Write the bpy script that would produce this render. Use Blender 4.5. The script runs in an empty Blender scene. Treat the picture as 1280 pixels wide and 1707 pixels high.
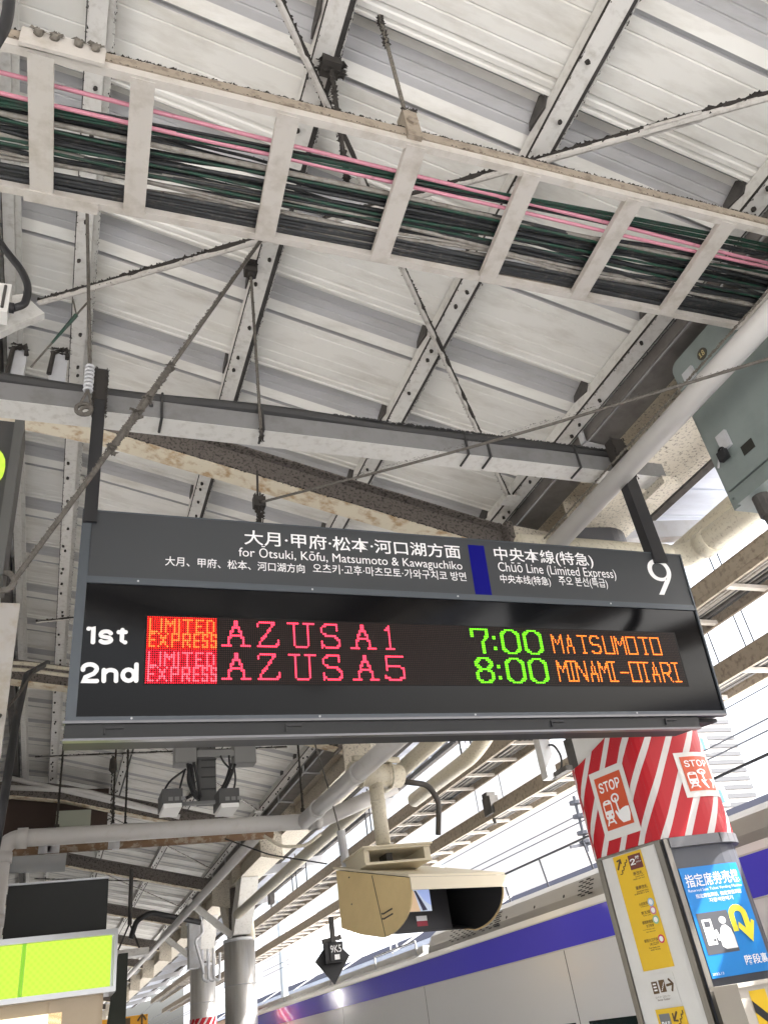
import bpy, math, random
from mathutils import Vector, Matrix
random.seed(7)
C = bpy.context.scene.collection
SC = bpy.context.scene

# ---------------------------------------------------------------- camera, sky, sun, exposure
YAW, PIT, ROL, FPX, CZ = 0.432945, 0.573593, -0.159968, 1326.75, 1.6
F = Vector((math.sin(YAW)*math.cos(PIT), math.cos(YAW)*math.cos(PIT), math.sin(PIT)))
R0 = Vector((math.cos(YAW), -math.sin(YAW), 0)); U0 = R0.cross(F)
RT = math.cos(ROL)*R0 + math.sin(ROL)*U0
UP = -math.sin(ROL)*R0 + math.cos(ROL)*U0
cam = bpy.data.cameras.new('camera'); camo = bpy.data.objects.new('camera', cam); C.objects.link(camo)
M = Matrix((RT, UP, -F)).transposed().to_4x4(); M.translation = Vector((0, 0, CZ)); camo.matrix_world = M
cam.sensor_fit = 'VERTICAL'; cam.sensor_height = 36; cam.sensor_width = 27
cam.lens = 36*FPX/1707; cam.clip_start = .05; cam.clip_end = 2000
SC.camera = camo
SUN_EL, SUN_AZ = math.radians(46), math.radians(120)   # azimuth clockwise from +Y (along the track)
w = bpy.data.worlds.new('World'); SC.world = w; w.use_nodes = True
nt = w.node_tree; bg = nt.nodes['Background']; sky = nt.nodes.new('ShaderNodeTexSky')
sky.sky_type = 'NISHITA'; sky.sun_disc = False; sky.sun_elevation = SUN_EL; sky.sun_rotation = SUN_AZ
sky.air_density = 1.0; sky.dust_density = 7.0; sky.ozone_density = .6
hs = nt.nodes.new('ShaderNodeHueSaturation'); hs.inputs['Saturation'].default_value = .4; nt.links.new(sky.outputs[0], hs.inputs['Color']); nt.links.new(hs.outputs[0], bg.inputs[0]); bg.inputs[1].default_value = .15
sl = bpy.data.lights.new('sun', 'SUN'); sl.energy = 4.6; sl.angle = math.radians(.5); sl.color = (1, .98, .95)
so = bpy.data.objects.new('sun', sl); C.objects.link(so)
sd = Vector((math.sin(SUN_AZ)*math.cos(SUN_EL), math.cos(SUN_AZ)*math.cos(SUN_EL), math.sin(SUN_EL)))
so.rotation_euler = (-sd).to_track_quat('-Z', 'Y').to_euler(); so.location = sd*60
SC.view_settings.view_transform = 'Standard'; SC.view_settings.look = 'None'
SC.view_settings.exposure = 2.03; SC.view_settings.gamma = 1
SC.render.engine = 'CYCLES'
SC.cycles.max_bounces = 10; SC.cycles.diffuse_bounces = 6; SC.cycles.use_denoising = True
SC.cycles.sample_clamp_indirect = 8

# ---------------------------------------------------------------- pixel (1280x1707) -> point of the place
def ray(x, y): return (RT*(x-640) - UP*(y-853.5) + F*FPX)/FPX
def at(x, y, X=None, Y=None, Z=None):
    d = ray(x, y)
    t = X/d.x if X is not None else Y/d.y if Y is not None else (Z-CZ)/d.z
    return d*t + Vector((0, 0, CZ))
def atR(x, y, off=0):           # on the plane of the purlin soffits, off metres above it
    d = ray(x, y); t = (4.05+off)/(d.z+.25*d.x)
    return d*t + Vector((0, 0, CZ))
def roofz(X, off=0):            # height of that plane
    if X > -.1: return CZ + 4.05 - .25*X + off
    if X > -.65: return CZ + 4.075 - .14*(X+.1) + off
    return CZ + 4.152 + .14*(X+.65) + off
class Plane:
    def __init__(s, o, u, v):
        s.o = Vector(o); s.u = Vector(u).normalized(); s.v = Vector(v).normalized(); s.n = s.u.cross(s.v).normalized()
        if s.n.dot(Vector((0, 0, CZ))-s.o) < 0: s.n = -s.n
    def px(s, x, y):
        d = ray(x, y); c = Vector((0, 0, CZ)); t = (s.o-c).dot(s.n)/d.dot(s.n); q = c+d*t-s.o
        # u and v need not be square
        a, b, e = s.u.dot(s.u), s.u.dot(s.v), s.v.dot(s.v); p, r = q.dot(s.u), q.dot(s.v); D = a*e-b*b
        return ((p*e-r*b)/D, (r*a-p*b)/D)
    def pt(s, u, v, d=0): return s.o + s.u*u + s.v*v + s.n*d

# ---------------------------------------------------------------- materials
MATS = {}
def mat(name, col, rough=.6, metal=0, dirt=None, dscale=6, damt=.5, dlo=.45, dhi=.7, bump=0, bscale=40, emit=0, spec=.5, coat=0, stretch=None):
    if name in MATS: return MATS[name]
    m = bpy.data.materials.new(name); m.use_nodes = True; n = m.node_tree; b = n.nodes['Principled BSDF']
    b.inputs['Base Color'].default_value = (*col, 1); b.inputs['Roughness'].default_value = rough
    b.inputs['Metallic'].default_value = metal; b.inputs['Specular IOR Level'].default_value = spec
    b.inputs['Coat Weight'].default_value = coat
    if emit:
        b.inputs['Emission Color'].default_value = (*col, 1); b.inputs['Emission Strength'].default_value = emit
    g = None
    if dirt or bump:
        g = n.nodes.new('ShaderNodeNewGeometry'); mp = n.nodes.new('ShaderNodeMapping')
        if stretch: mp.inputs['Scale'].default_value = stretch
        n.links.new(g.outputs['Position'], mp.inputs['Vector'])
    if dirt:
        t = n.nodes.new('ShaderNodeTexNoise'); t.inputs['Scale'].default_value = dscale; t.inputs['Detail'].default_value = 7; t.inputs['Roughness'].default_value = .62
        n.links.new(mp.outputs[0], t.inputs['Vector'])
        r = n.nodes.new('ShaderNodeMapRange'); r.inputs[1].default_value = dlo; r.inputs[2].default_value = dhi; r.inputs[4].default_value = damt
        n.links.new(t.outputs[0], r.inputs[0])
        x = n.nodes.new('ShaderNodeMix'); x.data_type = 'RGBA'
        x.inputs[6].default_value = (*col, 1); x.inputs[7].default_value = (*dirt, 1)
        n.links.new(r.outputs[0], x.inputs[0]); n.links.new(x.outputs[2], b.inputs['Base Color'])
    if bump:
        t2 = n.nodes.new('ShaderNodeTexNoise'); t2.inputs['Scale'].default_value = bscale; t2.inputs['Detail'].default_value = 4
        n.links.new(mp.outputs[0], t2.inputs['Vector'])
        bu = n.nodes.new('ShaderNodeBump'); bu.inputs['Strength'].default_value = bump; bu.inputs['Distance'].default_value = .01
        n.links.new(t2.outputs[0], bu.inputs['Height']); n.links.new(bu.outputs[0], b.inputs['Normal'])
    MATS[name] = m
    return m
roofw = mat('roof white paint', (.76, .75, .71), .5, 0, (.42, .39, .33), 2.6, .75, .48, .82, stretch=(.45, 3, 3))
roofshade = mat('roof pan shade grey', (.46, .46, .47), .5, 0, (.3, .29, .27), 2.8, .7, .45, .8, stretch=(.45, 3, 3))  # darker copy of the white roof paint, shade of the tilted pans
dark = mat('dark dust', (.035, .031, .027), .95)
dust = mat('grey dust', (.17, .155, .13), .95, 0, (.05, .045, .04), 60, .8)
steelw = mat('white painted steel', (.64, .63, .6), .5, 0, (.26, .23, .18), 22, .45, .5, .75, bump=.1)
steelg = mat('pale grey painted steel', (.5, .51, .53), .45, 0, (.32, .3, .27), 7, .5, .5, .75)
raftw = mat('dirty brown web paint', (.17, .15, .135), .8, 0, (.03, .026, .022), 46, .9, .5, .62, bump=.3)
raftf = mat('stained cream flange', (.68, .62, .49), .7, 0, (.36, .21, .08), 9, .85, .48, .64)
soot = mat('sooty steel', (.075, .07, .065), .7, 0, (.03, .028, .026), 14, .8)
gutterm = mat('dark gutter steel', (.16, .15, .14), .5, 0, (.07, .06, .055), 8, .6)
mott = mat('mottled cream paint', (.62, .57, .48), .7, 0, (.06, .05, .04), 55, .9, .53, .68, bump=.3)
traym = mat('cream ladder paint', (.52, .49, .45), .55, 0, (.28, .24, .18), 12, .55, .48, .75)
trayb = mat('brown dusty rail paint', (.3, .255, .2), .75, 0, (.13, .1, .075), 22, .7, .5, .65)
pipew = mat('white pipe paint', (.55, .54, .525), .38, 0, (.4, .37, .31), 9, .4, .55, .75)
pipec = mat('cream pipe paint', (.6, .56, .45), .5, 0, (.2, .165, .12), 45, .7, .54, .72)
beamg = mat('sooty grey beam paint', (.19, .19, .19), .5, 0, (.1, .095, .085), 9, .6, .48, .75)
rodm = mat('grimy rod paint', (.52, .5, .47), .6, 0, (.16, .14, .11), 20, .6, .5, .7)
rustp = mat('rusty pipe', (.2, .12, .065), .8, 0, (.4, .36, .29), 12, .7, .5, .62)
cabg = mat('pale green cabinet paint', (.22, .26, .25), .45, 0, (.17, .2, .19), 5, .5, bump=.04)
black = mat('black paint', (.018, .018, .02), .5)
blackg = mat('glossy black acrylic', (.002, .002, .003), .1, spec=.2)
signg = mat('sign charcoal paint', (.038, .042, .046), .5)
signe = mat('sign frame grey', (.075, .087, .1), .4, .3)
railm = mat('dull aluminium rail', (.17, .17, .18), .3, 1)
alum = mat('brushed aluminium', (.55, .56, .58), .28, 1)
stain = mat('stainless steel', (.56, .55, .53), .34, .7, (.36, .33, .29), 4, .5, stretch=(6, 6, .4))
white = mat('white lettering', (.86, .86, .86), .5)
whiteg = mat('white painted panel', (.72, .71, .68), .45, 0, (.6, .58, .53), 3, .4)
blue = mat('royal blue vinyl', (.002, .002, .16), .6, spec=.15)
framem = mat('dull frame steel', (.27, .25, .22), .38, .6, (.16, .14, .12), 5, .6, stretch=(6, 6, .4))
red = mat('red vinyl', (.55, .03, .03), .35)
orange = mat('vermilion vinyl', (.6, .08, .02), .4)
yel = mat('yellow sign vinyl', (.78, .5, .02), .4)
brown = mat('maroon sign patch', (.16, .04, .03), .5)
txtd = mat('dark print', (.12, .07, .03), .6)
skyb = mat('bright blue poster', (.01, .22, .62), .4)
dgrey = mat('dark grey board', (.085, .088, .1), .45)
yarrow = mat('yellow arrow print', (.85, .75, .04), .5)
beige = mat('beige hood paint', (.72, .56, .29), .45, 0, (.55, .42, .2), 3, .4)
beigel = mat('light beige hood paint', (.62, .56, .42), .45)
kioskm = mat('kiosk tan laminate', (.5, .4, .28), .5, 0, (.42, .33, .22), 5, .4)
LX = 2**-SC.view_settings.exposure
lime = mat('lime lit panel', (.03, .06, .005), .5, emit=.98*LX)
warm = mat('lit kiosk poster', (1, .93, .72), .5, emit=1.1*LX)
platew = mat('white camera plate', (.8, .8, .78), .4)  # plain white plate under the camera heads, not lit
trainw = mat('train white paint', (.97, .97, .97), .18, coat=.4)
trainv = mat('train violet paint', (.12, .105, .85), .18, coat=.6)
traing = mat('train brushed steel', (.46, .45, .43), .36, .6)
glassd = mat('dark window glass', (.015, .03, .03), .05)
pink = mat('pink cable jacket', (.62, .26, .33), .5, 0, (.25, .12, .13), 26, .5, .56, .7)
green = mat('green cable jacket', (.007, .05, .03), .5, 0, (.04, .04, .035), 24, .85)
bcab = mat('black cable jacket', (.022, .024, .026), .55, 0, (.1, .09, .08), 30, .7, .55, .7)
gcab = mat('grey dusty cable jacket', (.3, .28, .25), .8, 0, (.12, .1, .08), 30, .7)
rope = mat('dirty wire rope', (.12, .11, .095), .9, 0, (.06, .052, .045), 50, .8, bump=.6, bscale=90)
concrete = mat('concrete platform', (.56, .56, .56), .85, 0, (.36, .365, .38), 1.5, .5)
ballast = mat('ballast bed', (.3, .28, .26), .95, 0, (.15, .13, .12), 30, .7)
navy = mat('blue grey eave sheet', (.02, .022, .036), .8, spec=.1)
tanwall = mat('tan wall', (.46, .31, .22), .8, 0, (.4, .27, .19), 1.2, .5)
bldw = mat('white building cladding', (.78, .79, .8), .6)
bldl = mat('grey louvre', (.07, .075, .085), .6)
bldb = mat('blue window glass', (.05, .13, .17), .1)
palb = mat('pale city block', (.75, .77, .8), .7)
roofr = mat('blue grey outer roof sheet', (.55, .6, .7), .5, 0, (.4, .43, .5), 3, .5, stretch=(.4, 3, 3))
copper = mat('overhead wire metal', (.05, .055, .07), .6)
orangeb = mat('orange sign face', (.9, .42, .02), .4)

# ---------------------------------------------------------------- mesh builder
class MB:
    def __init__(s, origin=(0, 0, 0)): s.v = []; s.f = []; s.m = []; s.o = Vector(origin); s.uv = {}
    def add(s, vs, fs, mi=0):
        k = len(s.v); s.v += [Vector(p) for p in vs]; s.f += [tuple(i+k for i in f) for f in fs]; s.m += [mi]*len(fs); return k
    def box(s, lo, hi, mi=0):
        x0, y0, z0 = lo; x1, y1, z1 = hi
        s.add([(x0,y0,z0),(x1,y0,z0),(x1,y1,z0),(x0,y1,z0),(x0,y0,z1),(x1,y0,z1),(x1,y1,z1),(x0,y1,z1)],
              [(3,2,1,0),(4,5,6,7),(0,1,5,4),(1,2,6,5),(2,3,7,6),(3,0,4,7)], mi)
    def frame(s, o, a, b, c, mi=0):      # parallelepiped from corner o along a, b, c
        o, a, b, c = map(Vector, (o, a, b, c))
        P = [o, o+a, o+a+b, o+b]; P += [p+c for p in P]
        fl = a.cross(b).dot(c) < 0
        fs = [(3,2,1,0),(4,5,6,7),(0,1,5,4),(1,2,6,5),(2,3,7,6),(3,0,4,7)]
        s.add(P, [tuple(reversed(f)) for f in fs] if fl else fs, mi)
    def beam(s, a, b, w, h, up=(0, 0, 1), mi=0):   # rectangular bar centred on a-b
        a, b = Vector(a), Vector(b); d = (b-a).normalized(); up = Vector(up)
        sd_ = d.cross(up).normalized(); u = sd_.cross(d).normalized()
        s.frame(a - sd_*w/2 - u*h/2, sd_*w, b-a, u*h, mi)
    def tube(s, pts, r, n=8, mi=0, caps=True, sq=None):
        pts = [Vector(p) for p in pts]; rings = []; ref = None
        for i, p in enumerate(pts):
            d = (pts[min(i+1, len(pts)-1)] - pts[max(i-1, 0)]).normalized()
            if ref is None:
                ref = Vector((0, 0, 1)) if abs(d.z) < .9 else Vector((1, 0, 0))
            sdv = d.cross(ref)
            if sdv.length < 1e-4: sdv = d.cross(Vector((0, 1, 0)))
            sdv.normalize(); u = sdv.cross(d).normalized(); ref = u
            rr = r[i] if isinstance(r, (list, tuple)) else r
            rings.append([p + sdv*math.cos(2*math.pi*k/n)*rr + u*math.sin(2*math.pi*k/n)*rr for k in range(n)])
        if sq:
            o, nn, fct = sq
            rings = [[q - nn*((q-o).dot(nn))*(1-fct) for q in rg] for rg in rings]
        vs = [q for rg in rings for q in rg]; fs = []
        for i in range(len(pts)-1):
            for k in range(n):
                a, b = i*n+k, i*n+(k+1) % n
                fs.append((a, b, b+n, a+n))
        if caps: fs += [tuple(reversed(range(n))), tuple(range((len(pts)-1)*n, len(pts)*n))]
        s.add(vs, fs, mi)
    def prism(s, poly, ext, mi=0):      # polygon (list of 3D points) extruded by vector
        poly = [Vector(p) for p in poly]; e = Vector(ext); n = len(poly)
        nm = Vector((0, 0, 0))
        for i in range(n): nm += poly[i].cross(poly[(i+1) % n])
        if nm.dot(e) > 0: poly = list(reversed(poly))
        s.add(poly+[p+e for p in poly], [tuple(range(n)), tuple(reversed(range(n, 2*n)))] + [((i+1) % n, i, i+n, (i+1) % n+n) for i in range(n)], mi)
    def blob(s, c, r, mi=0, sc=(1, 1, 1), n=6):
        c = Vector(c); vs = [c+Vector((0, 0, r*sc[2]))]; fs = []
        for j in (1, 2):
            for k in range(n):
                t = math.pi*j/3; p = 2*math.pi*(k+.5*j)/n; q = r*random.uniform(.75, 1.2)
                vs.append(c+Vector((q*sc[0]*math.sin(t)*math.cos(p), q*sc[1]*math.sin(t)*math.sin(p), q*sc[2]*math.cos(t))))
        vs.append(c-Vector((0, 0, r*sc[2])))
        for k in range(n):
            a, b = 1+k, 1+(k+1) % n
            fs += [(0, a, b), (a, a+n, b), (b, a+n, b+n), (a+n, 2*n+1, b+n)]
        s.add(vs, fs, mi)
    def fuzz(s, a, b, r, n, size, mi=1, side=None):    # tufts of caught dust along a-b
        a, b = Vector(a), Vector(b); d = (b-a).normalized()
        x = d.cross(Vector((.3, .5, .8))).normalized(); y = d.cross(x)
        for _ in range(int(n*1.9)):
            t = random.random(); an = random.uniform(0, 6.28); q = x*math.cos(an)+y*math.sin(an)
            if side is not None:
                q = (Vector(side) + q*.75).normalized()
            c = a.lerp(b, t) + q*r*.7; L = size*.42*random.uniform(.2, 1.3)**1.3; wd = size*.45*random.uniform(.3, 1.8)
            s.add([c-d*wd, c+d*wd, c+q.cross(d)*L*.5, c+q*L+d*random.uniform(-wd, wd)], [(0, 1, 2), (0, 3, 1), (1, 3, 2), (2, 3, 0)], mi)
    def build(s, name, mats, parent=None, smooth=False):
        me = bpy.data.meshes.new(name); off = s.o
        if parent is not None:
            off = Vector((0, 0, 0)); q = parent
            while q is not None: off += Vector(q.location); q = q.parent
        me.from_pydata([p-off for p in s.v], [], s.f)
        for m in (mats if isinstance(mats, (list, tuple)) else [mats]): me.materials.append(m)
        me.polygons.foreach_set('material_index', s.m)
        if smooth: me.polygons.foreach_set('use_smooth', [len(p.vertices) == 4 for p in me.polygons])
        me.update()
        o = bpy.data.objects.new(name, me); C.objects.link(o)
        if parent is not None: o.parent = parent
        else: o.location = off
        return o
def tag(o, label=None, cat=None, group=None, kind=None):
    if label: o['label'] = label
    if cat: o['category'] = cat
    if group: o['group'] = group
    if kind: o['kind'] = kind
    return o
def thing(name, label, cat, loc, group=None):
    o = bpy.data.objects.new(name, None); C.objects.link(o); o.location = loc; o.empty_display_size = .1
    return tag(o, label, cat, group)
def solo(mb, name, mats, label, cat, group=None, smooth=False):   # a thing that is one mesh
    if mb.o.length == 0 and mb.v:
        mb.o = sum(mb.v, Vector())/len(mb.v)
    return tag(mb.build(name, mats, None, smooth), label, cat, group)
def arc(c, a, b, r, t0, t1, n=6):     # points of an arc in the plane a, b
    return [Vector(c)+Vector(a)*r*math.cos(t0+(t1-t0)*i/n)+Vector(b)*r*math.sin(t0+(t1-t0)*i/n) for i in range(n+1)]
def bend(pts, r=.12, n=5):            # polyline with rounded corners
    pts = [Vector(p) for p in pts]; out = [pts[0]]
    for i in range(1, len(pts)-1):
        p, a, b = pts[i], (pts[i-1]-pts[i]), (pts[i+1]-pts[i])
        q = min(r, a.length*.45, b.length*.45); A = p+a.normalized()*q; B = p+b.normalized()*q
        for k in range(n+1):
            t = k/n; out.append(A*(1-t)**2 + p*2*t*(1-t) + B*t*t)
    return out+[pts[-1]]
SANS = None
try:
    import os
    SANS = bpy.data.fonts.load(os.path.join(bpy.utils.system_resource('DATAFILES'), 'fonts', 'Inter.woff2'))
except Exception:
    SANS = None
def glyphs(body, bold=0):             # flat mesh of a line of text, unit height box: verts 2D, faces
    cu = bpy.data.curves.new('t', 'FONT'); cu.body = body; cu.resolution_u = 3; cu.offset = bold
    if SANS and body in ('9', 'STOP', '2', '18', 'B1'): cu.font = SANS
    o = bpy.data.objects.new('t', cu); C.objects.link(o); bpy.context.view_layer.update()
    me = bpy.data.meshes.new_from_object(o.evaluated_get(bpy.context.evaluated_depsgraph_get()))
    vs = [(v.co.x, v.co.y) for v in me.vertices]; fs = [tuple(p.vertices) for p in me.polygons]
    bpy.data.objects.remove(o); bpy.data.curves.remove(cu); bpy.data.meshes.remove(me)
    return vs, fs
def text(mb, body, fn, u0, v0, u1, v1, bold=0, d=.002, mi=0):
    """text stretched over the box u0..u1, v0 (top)..v1 (bottom); fn(u, v, d) -> point"""
    vs, fs = glyphs(body, bold)
    xs = [p[0] for p in vs]; ys = [p[1] for p in vs]; xa, xb, ya, yb = min(xs), max(xs), min(ys), max(ys)
    mb.add([fn(u0+(p[0]-xa)/(xb-xa)*(u1-u0), v1+(p[1]-ya)/(yb-ya)*(v0-v1), d) for p in vs], fs, mi)
def rect(mb, fn, u0, v0, u1, v1, d=.003, mi=0, n=1, th=0):
    for i in range(n):
        a, b = u0+(u1-u0)*i/n, u0+(u1-u0)*(i+1)/n
        if th:
            q = [fn(a, v0, d), fn(b, v0, d), fn(b, v1, d), fn(a, v1, d), fn(a, v0, d-th), fn(b, v0, d-th), fn(b, v1, d-th), fn(a, v1, d-th)]
            mb.add(q, [(0,1,2,3),(7,6,5,4),(4,5,1,0),(5,6,2,1),(6,7,3,2),(7,4,0,3)], mi)
        else:
            mb.add([fn(a, v0, d), fn(b, v0, d), fn(b, v1, d), fn(a, v1, d)], [(0, 1, 2, 3)], mi)
def ribbon(mb, fn, pts, hw, d=0, mi=0):   # flat band that follows a curved surface
    for (a, b) in zip(pts[:-1], pts[1:]):
        dx, dy = b[0]-a[0], b[1]-a[1]; l = math.hypot(dx, dy); nx, ny = -dy/l*hw, dx/l*hw; ex, ey = dx/l*hw*.35, dy/l*hw*.35
        q = [(a[0]-ex+nx, a[1]-ey+ny), (b[0]+ex+nx, b[1]+ey+ny), (b[0]+ex-nx, b[1]+ey-ny), (a[0]-ex-nx, a[1]-ey-ny)]
        mb.add([fn(u, v, d) for u, v in q], [(0, 1, 2, 3)], mi); d += .00035
def stroke(mb, fn, pts, r, d=0, mi=0, o=None, n=None):
    P = [fn(u, v, d) for u, v in pts]; sq = None
    nn = (fn(0, 0, 1)-fn(0, 0, 0)).normalized()
    mb.tube(P, r, 8, mi, True, (fn(0, 0, d), nn, .2))
    for q in (P[0], P[-1]):      # round ends
        k = 10; a = (fn(1, 0, 0)-fn(0, 0, 0)).normalized(); b = (fn(0, 1, 0)-fn(0, 0, 0)).normalized()
        mb.prism([q+a*r*math.cos(2*math.pi*i/k)+b*r*math.sin(2*math.pi*i/k)-nn*.0003 for i in range(k)], nn*(r*.19), mi)

def lime_grid():       # rows of lamps glow faintly through the diffuser
    n = lime.node_tree; b = n.nodes['Principled BSDF']; g = n.nodes.new('ShaderNodeNewGeometry'); s = n.nodes.new('ShaderNodeSeparateXYZ'); n.links.new(g.outputs['Position'], s.inputs[0])
    out = []
    for k in (0, 2):
        m = n.nodes.new('ShaderNodeMath'); m.operation = 'MULTIPLY'; m.inputs[1].default_value = 150; n.links.new(s.outputs[k], m.inputs[0])
        q = n.nodes.new('ShaderNodeMath'); q.operation = 'SINE'; n.links.new(m.outputs[0], q.inputs[0]); out.append(q)
    a = n.nodes.new('ShaderNodeMath'); a.operation = 'MULTIPLY'; n.links.new(out[0].outputs[0], a.inputs[0]); n.links.new(out[1].outputs[0], a.inputs[1])
    no = n.nodes.new('ShaderNodeTexNoise'); no.inputs['Scale'].default_value = 3; n.links.new(g.outputs['Position'], no.inputs['Vector'])
    r = n.nodes.new('ShaderNodeMapRange'); r.inputs[1].default_value = -1; r.inputs[2].default_value = 1; r.inputs[3].default_value = .62; r.inputs[4].default_value = 1.2; n.links.new(a.outputs[0], r.inputs[0])
    x = n.nodes.new('ShaderNodeMix'); x.data_type = 'RGBA'; x.inputs[6].default_value = (.34, .86, .0, 1); x.inputs[7].default_value = (.74, 1, .08, 1); n.links.new(r.outputs[0], x.inputs[0]); n.links.new(x.outputs[2], b.inputs['Emission Color'])
lime_grid()

# ================================================================ ground
def struct(mb, name, m): o = mb.build(name, m); o['kind'] = 'structure'; return o
b = MB(); b.box((-7.5, -14, -.35), (4.4, 75, 0)); struct(b, 'platform', concrete)
b = MB(); b.box((-400, -300, -1.4), (400, 600, -1.15)); struct(b, 'ground', ballast)
b = MB(); b.box((10.2, -30, -1.15), (22, 120, 0)); struct(b, 'far_platform', concrete)

# ================================================================ canopy
can = thing('platform_canopy', 'long platform canopy of white folded roof sheets on white purlins and dirty rafters', 'canopy', (3.5, 4.4, 0))
P, S0 = .767, 3.11
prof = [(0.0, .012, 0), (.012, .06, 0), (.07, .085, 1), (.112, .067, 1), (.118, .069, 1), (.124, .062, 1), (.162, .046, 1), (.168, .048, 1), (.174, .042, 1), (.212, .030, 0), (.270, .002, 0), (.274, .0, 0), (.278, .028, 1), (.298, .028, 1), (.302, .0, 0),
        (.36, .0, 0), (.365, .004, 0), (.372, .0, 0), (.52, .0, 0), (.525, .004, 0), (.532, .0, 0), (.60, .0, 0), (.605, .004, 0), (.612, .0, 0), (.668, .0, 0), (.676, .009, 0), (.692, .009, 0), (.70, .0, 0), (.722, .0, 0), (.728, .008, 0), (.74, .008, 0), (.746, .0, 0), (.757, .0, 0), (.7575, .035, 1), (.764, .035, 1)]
# profile material: 0 white, 1 grey pan, shade painted into its colour (index of the face that starts at the point)
def sheet(name, xs, zf, y0, y1, mats, scale=1.0):
    b = MB(); pts = []; k0 = math.floor((y0-S0)/P)
    for k in range(k0, math.ceil((y1-S0)/P)):
        for (u, h, mi) in prof: pts.append((S0+k*P+u, h*scale, mi))
    n = len(xs); vs = []
    for y, h, mi in pts:
        for x in xs: vs.append((x, y, zf(x)+h))
    fs0, fs1 = [], []
    for i in range(len(pts)-1):
        for j in range(n-1):
            f = (i*n+j, i*n+j+1, (i+1)*n+j+1, (i+1)*n+j)
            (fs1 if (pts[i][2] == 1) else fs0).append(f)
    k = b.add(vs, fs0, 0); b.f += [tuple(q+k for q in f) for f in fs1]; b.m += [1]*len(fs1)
    return b.build(name, mats, can)
PD = .105                             # purlin depth
sheet('roof_sheet', [-.62, -.1, 1.5, 3.22], lambda x: roofz(x, PD+.004), -7, 62, [roofw, roofshade])
sheet('roof_sheet', [-5.2, -2.5, -.66], lambda x: roofz(x, PD+.0), -6, 62, [roofw, roofshade])
sheet('roof_sheet', [3.72, 4.8, 5.75], lambda x: 4.98+(x-3.72)*.09, -6, 62, [roofr, roofr])
# purlins: white web with bolts, dark lip on the track side, dusty lower edge
def purlin(x, y0, y1, lipm=1, w=.088, bolts=True, zoff=0):
    z = roofz(x+w/2, zoff); b = MB()
    tl = .25*w if x > -.1 else .0
    b.frame((x, y0, z+tl/2), (w, 0, -tl), (0, y1-y0, 0), (.0, 0, PD-.004))
    b.frame((x+w, y0, z-tl/2+.035), (.004, 0, 0), (0, y1-y0, 0), (0, 0, .06), lipm)
    b.frame((x+w+.002, y0, z-tl/2+.03), (.03, 0, -.007), (0, y1-y0, 0), (0, 0, .006), lipm)
    b.frame((x+w+.032, y0, z-tl/2+.016), (.004, 0, 0), (0, y1-y0, 0), (0, 0, .02), 0)
    b.frame((x-.005, y0, z+tl/2+.001), (.0048, 0, 0), (0, y1-y0, 0), (0, 0, .014), 2)
    if bolts:
        y = y0+.4
        while y < min(y1, 26):
            for q in random.sample((0, .12, .2), random.choice((1, 2, 2))):
                u = random.uniform(.25, .7)
                b.blob((x+w*u, y+q, z+tl/2-tl*u-.006), .013, 2, (1, 1.1, 1.5))
            y += random.uniform(.34, .5)
        b.fuzz((x+w+.034, max(y0, .3), z-tl/2+.012), (x+w+.034, 9, z-tl/2+.012), .004, 420, .012, 2)
        b.fuzz((x, max(y0, .3), z+tl/2), (x, 9, z+tl/2), .003, 380, .016, 2)
    return b.build('purlin', [steelw, soot if lipm == 1 else steelw, dark], can)
for x in (.835, 1.945, 3.06): purlin(x, -6, 62)
purlin(-.165, -6, 62, 0)
purlin(-.56, -6, 62, 0, .06, False)
b = MB(); b.box((-.68, -6, 5.60), (-.6, 62, 5.85)); b.build('ridge_beam', soot, can)
for x in (-1.7, -2.8, -3.9): purlin(x, -6, 62, 0, .088, False, -.01)
# closures: dark flaps where the pans meet a purlin
for x in (.835, 1.945, 3.06):
    for k in range(-3, 12):
        y = S0+k*P; z = roofz(x); b = MB()
        b.prism([(x-.012, y-.02, z+PD+.02), (x-.012, y+.03, z+.07), (x-.012, y+.1, z+.085), (x-.012, y+.17, z+PD-.01), (x-.012, y+.15, z+PD+.03), (x-.012, y+.03, z+PD+.07)], (.01, 0, 0)); b.build('closure_flap', soot, can)
# rafters
RY = [4.44+4.44*k for k in range(-2, 12)]
def rafz(x): return 5.165-.14*(x-.08) if x < .08 else 5.165-.25*(x-.08)
def rafter(y):
    b = MB(); xs = [-5.2, -.65, .08, 3.35]
    def zz(x): return rafz(x) if x > -.65 else rafz(-.65)+.14*(x+.65)
    for xa, xb in zip(xs[:-1], xs[1:]):
        za, zb = zz(xa), zz(xb)
        H = .24
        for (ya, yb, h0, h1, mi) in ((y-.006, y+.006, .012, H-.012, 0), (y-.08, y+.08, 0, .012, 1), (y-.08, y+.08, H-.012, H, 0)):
            v = []
            for x, z in ((xa, za), (xb, zb)):
                v += [(x, ya, z+h0), (x, yb, z+h0), (x, yb, z+h1), (x, ya, z+h1)]
            b.add(v, [(0,1,2,3),(7,6,5,4),(0,4,5,1),(1,5,6,2),(2,6,7,3),(3,7,4,0)], mi)
    if 0 < y < 20:
        b.fuzz((.15, y-.08, zz(.15)+.014), (3.1, y-.08, zz(3.1)+.014), .004, 260, .02, 2)
        b.fuzz((-.6, y-.08, zz(-.6)+.24), (3.1, y-.08, zz(3.1)+.24), .004, 200, .018, 2)
        b.box((3.0, y-.1, zz(3.0)-.02), (3.05, y+.1, zz(3.0)+.27), 0)
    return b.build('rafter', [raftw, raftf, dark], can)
for y in RY: rafter(y)
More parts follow.
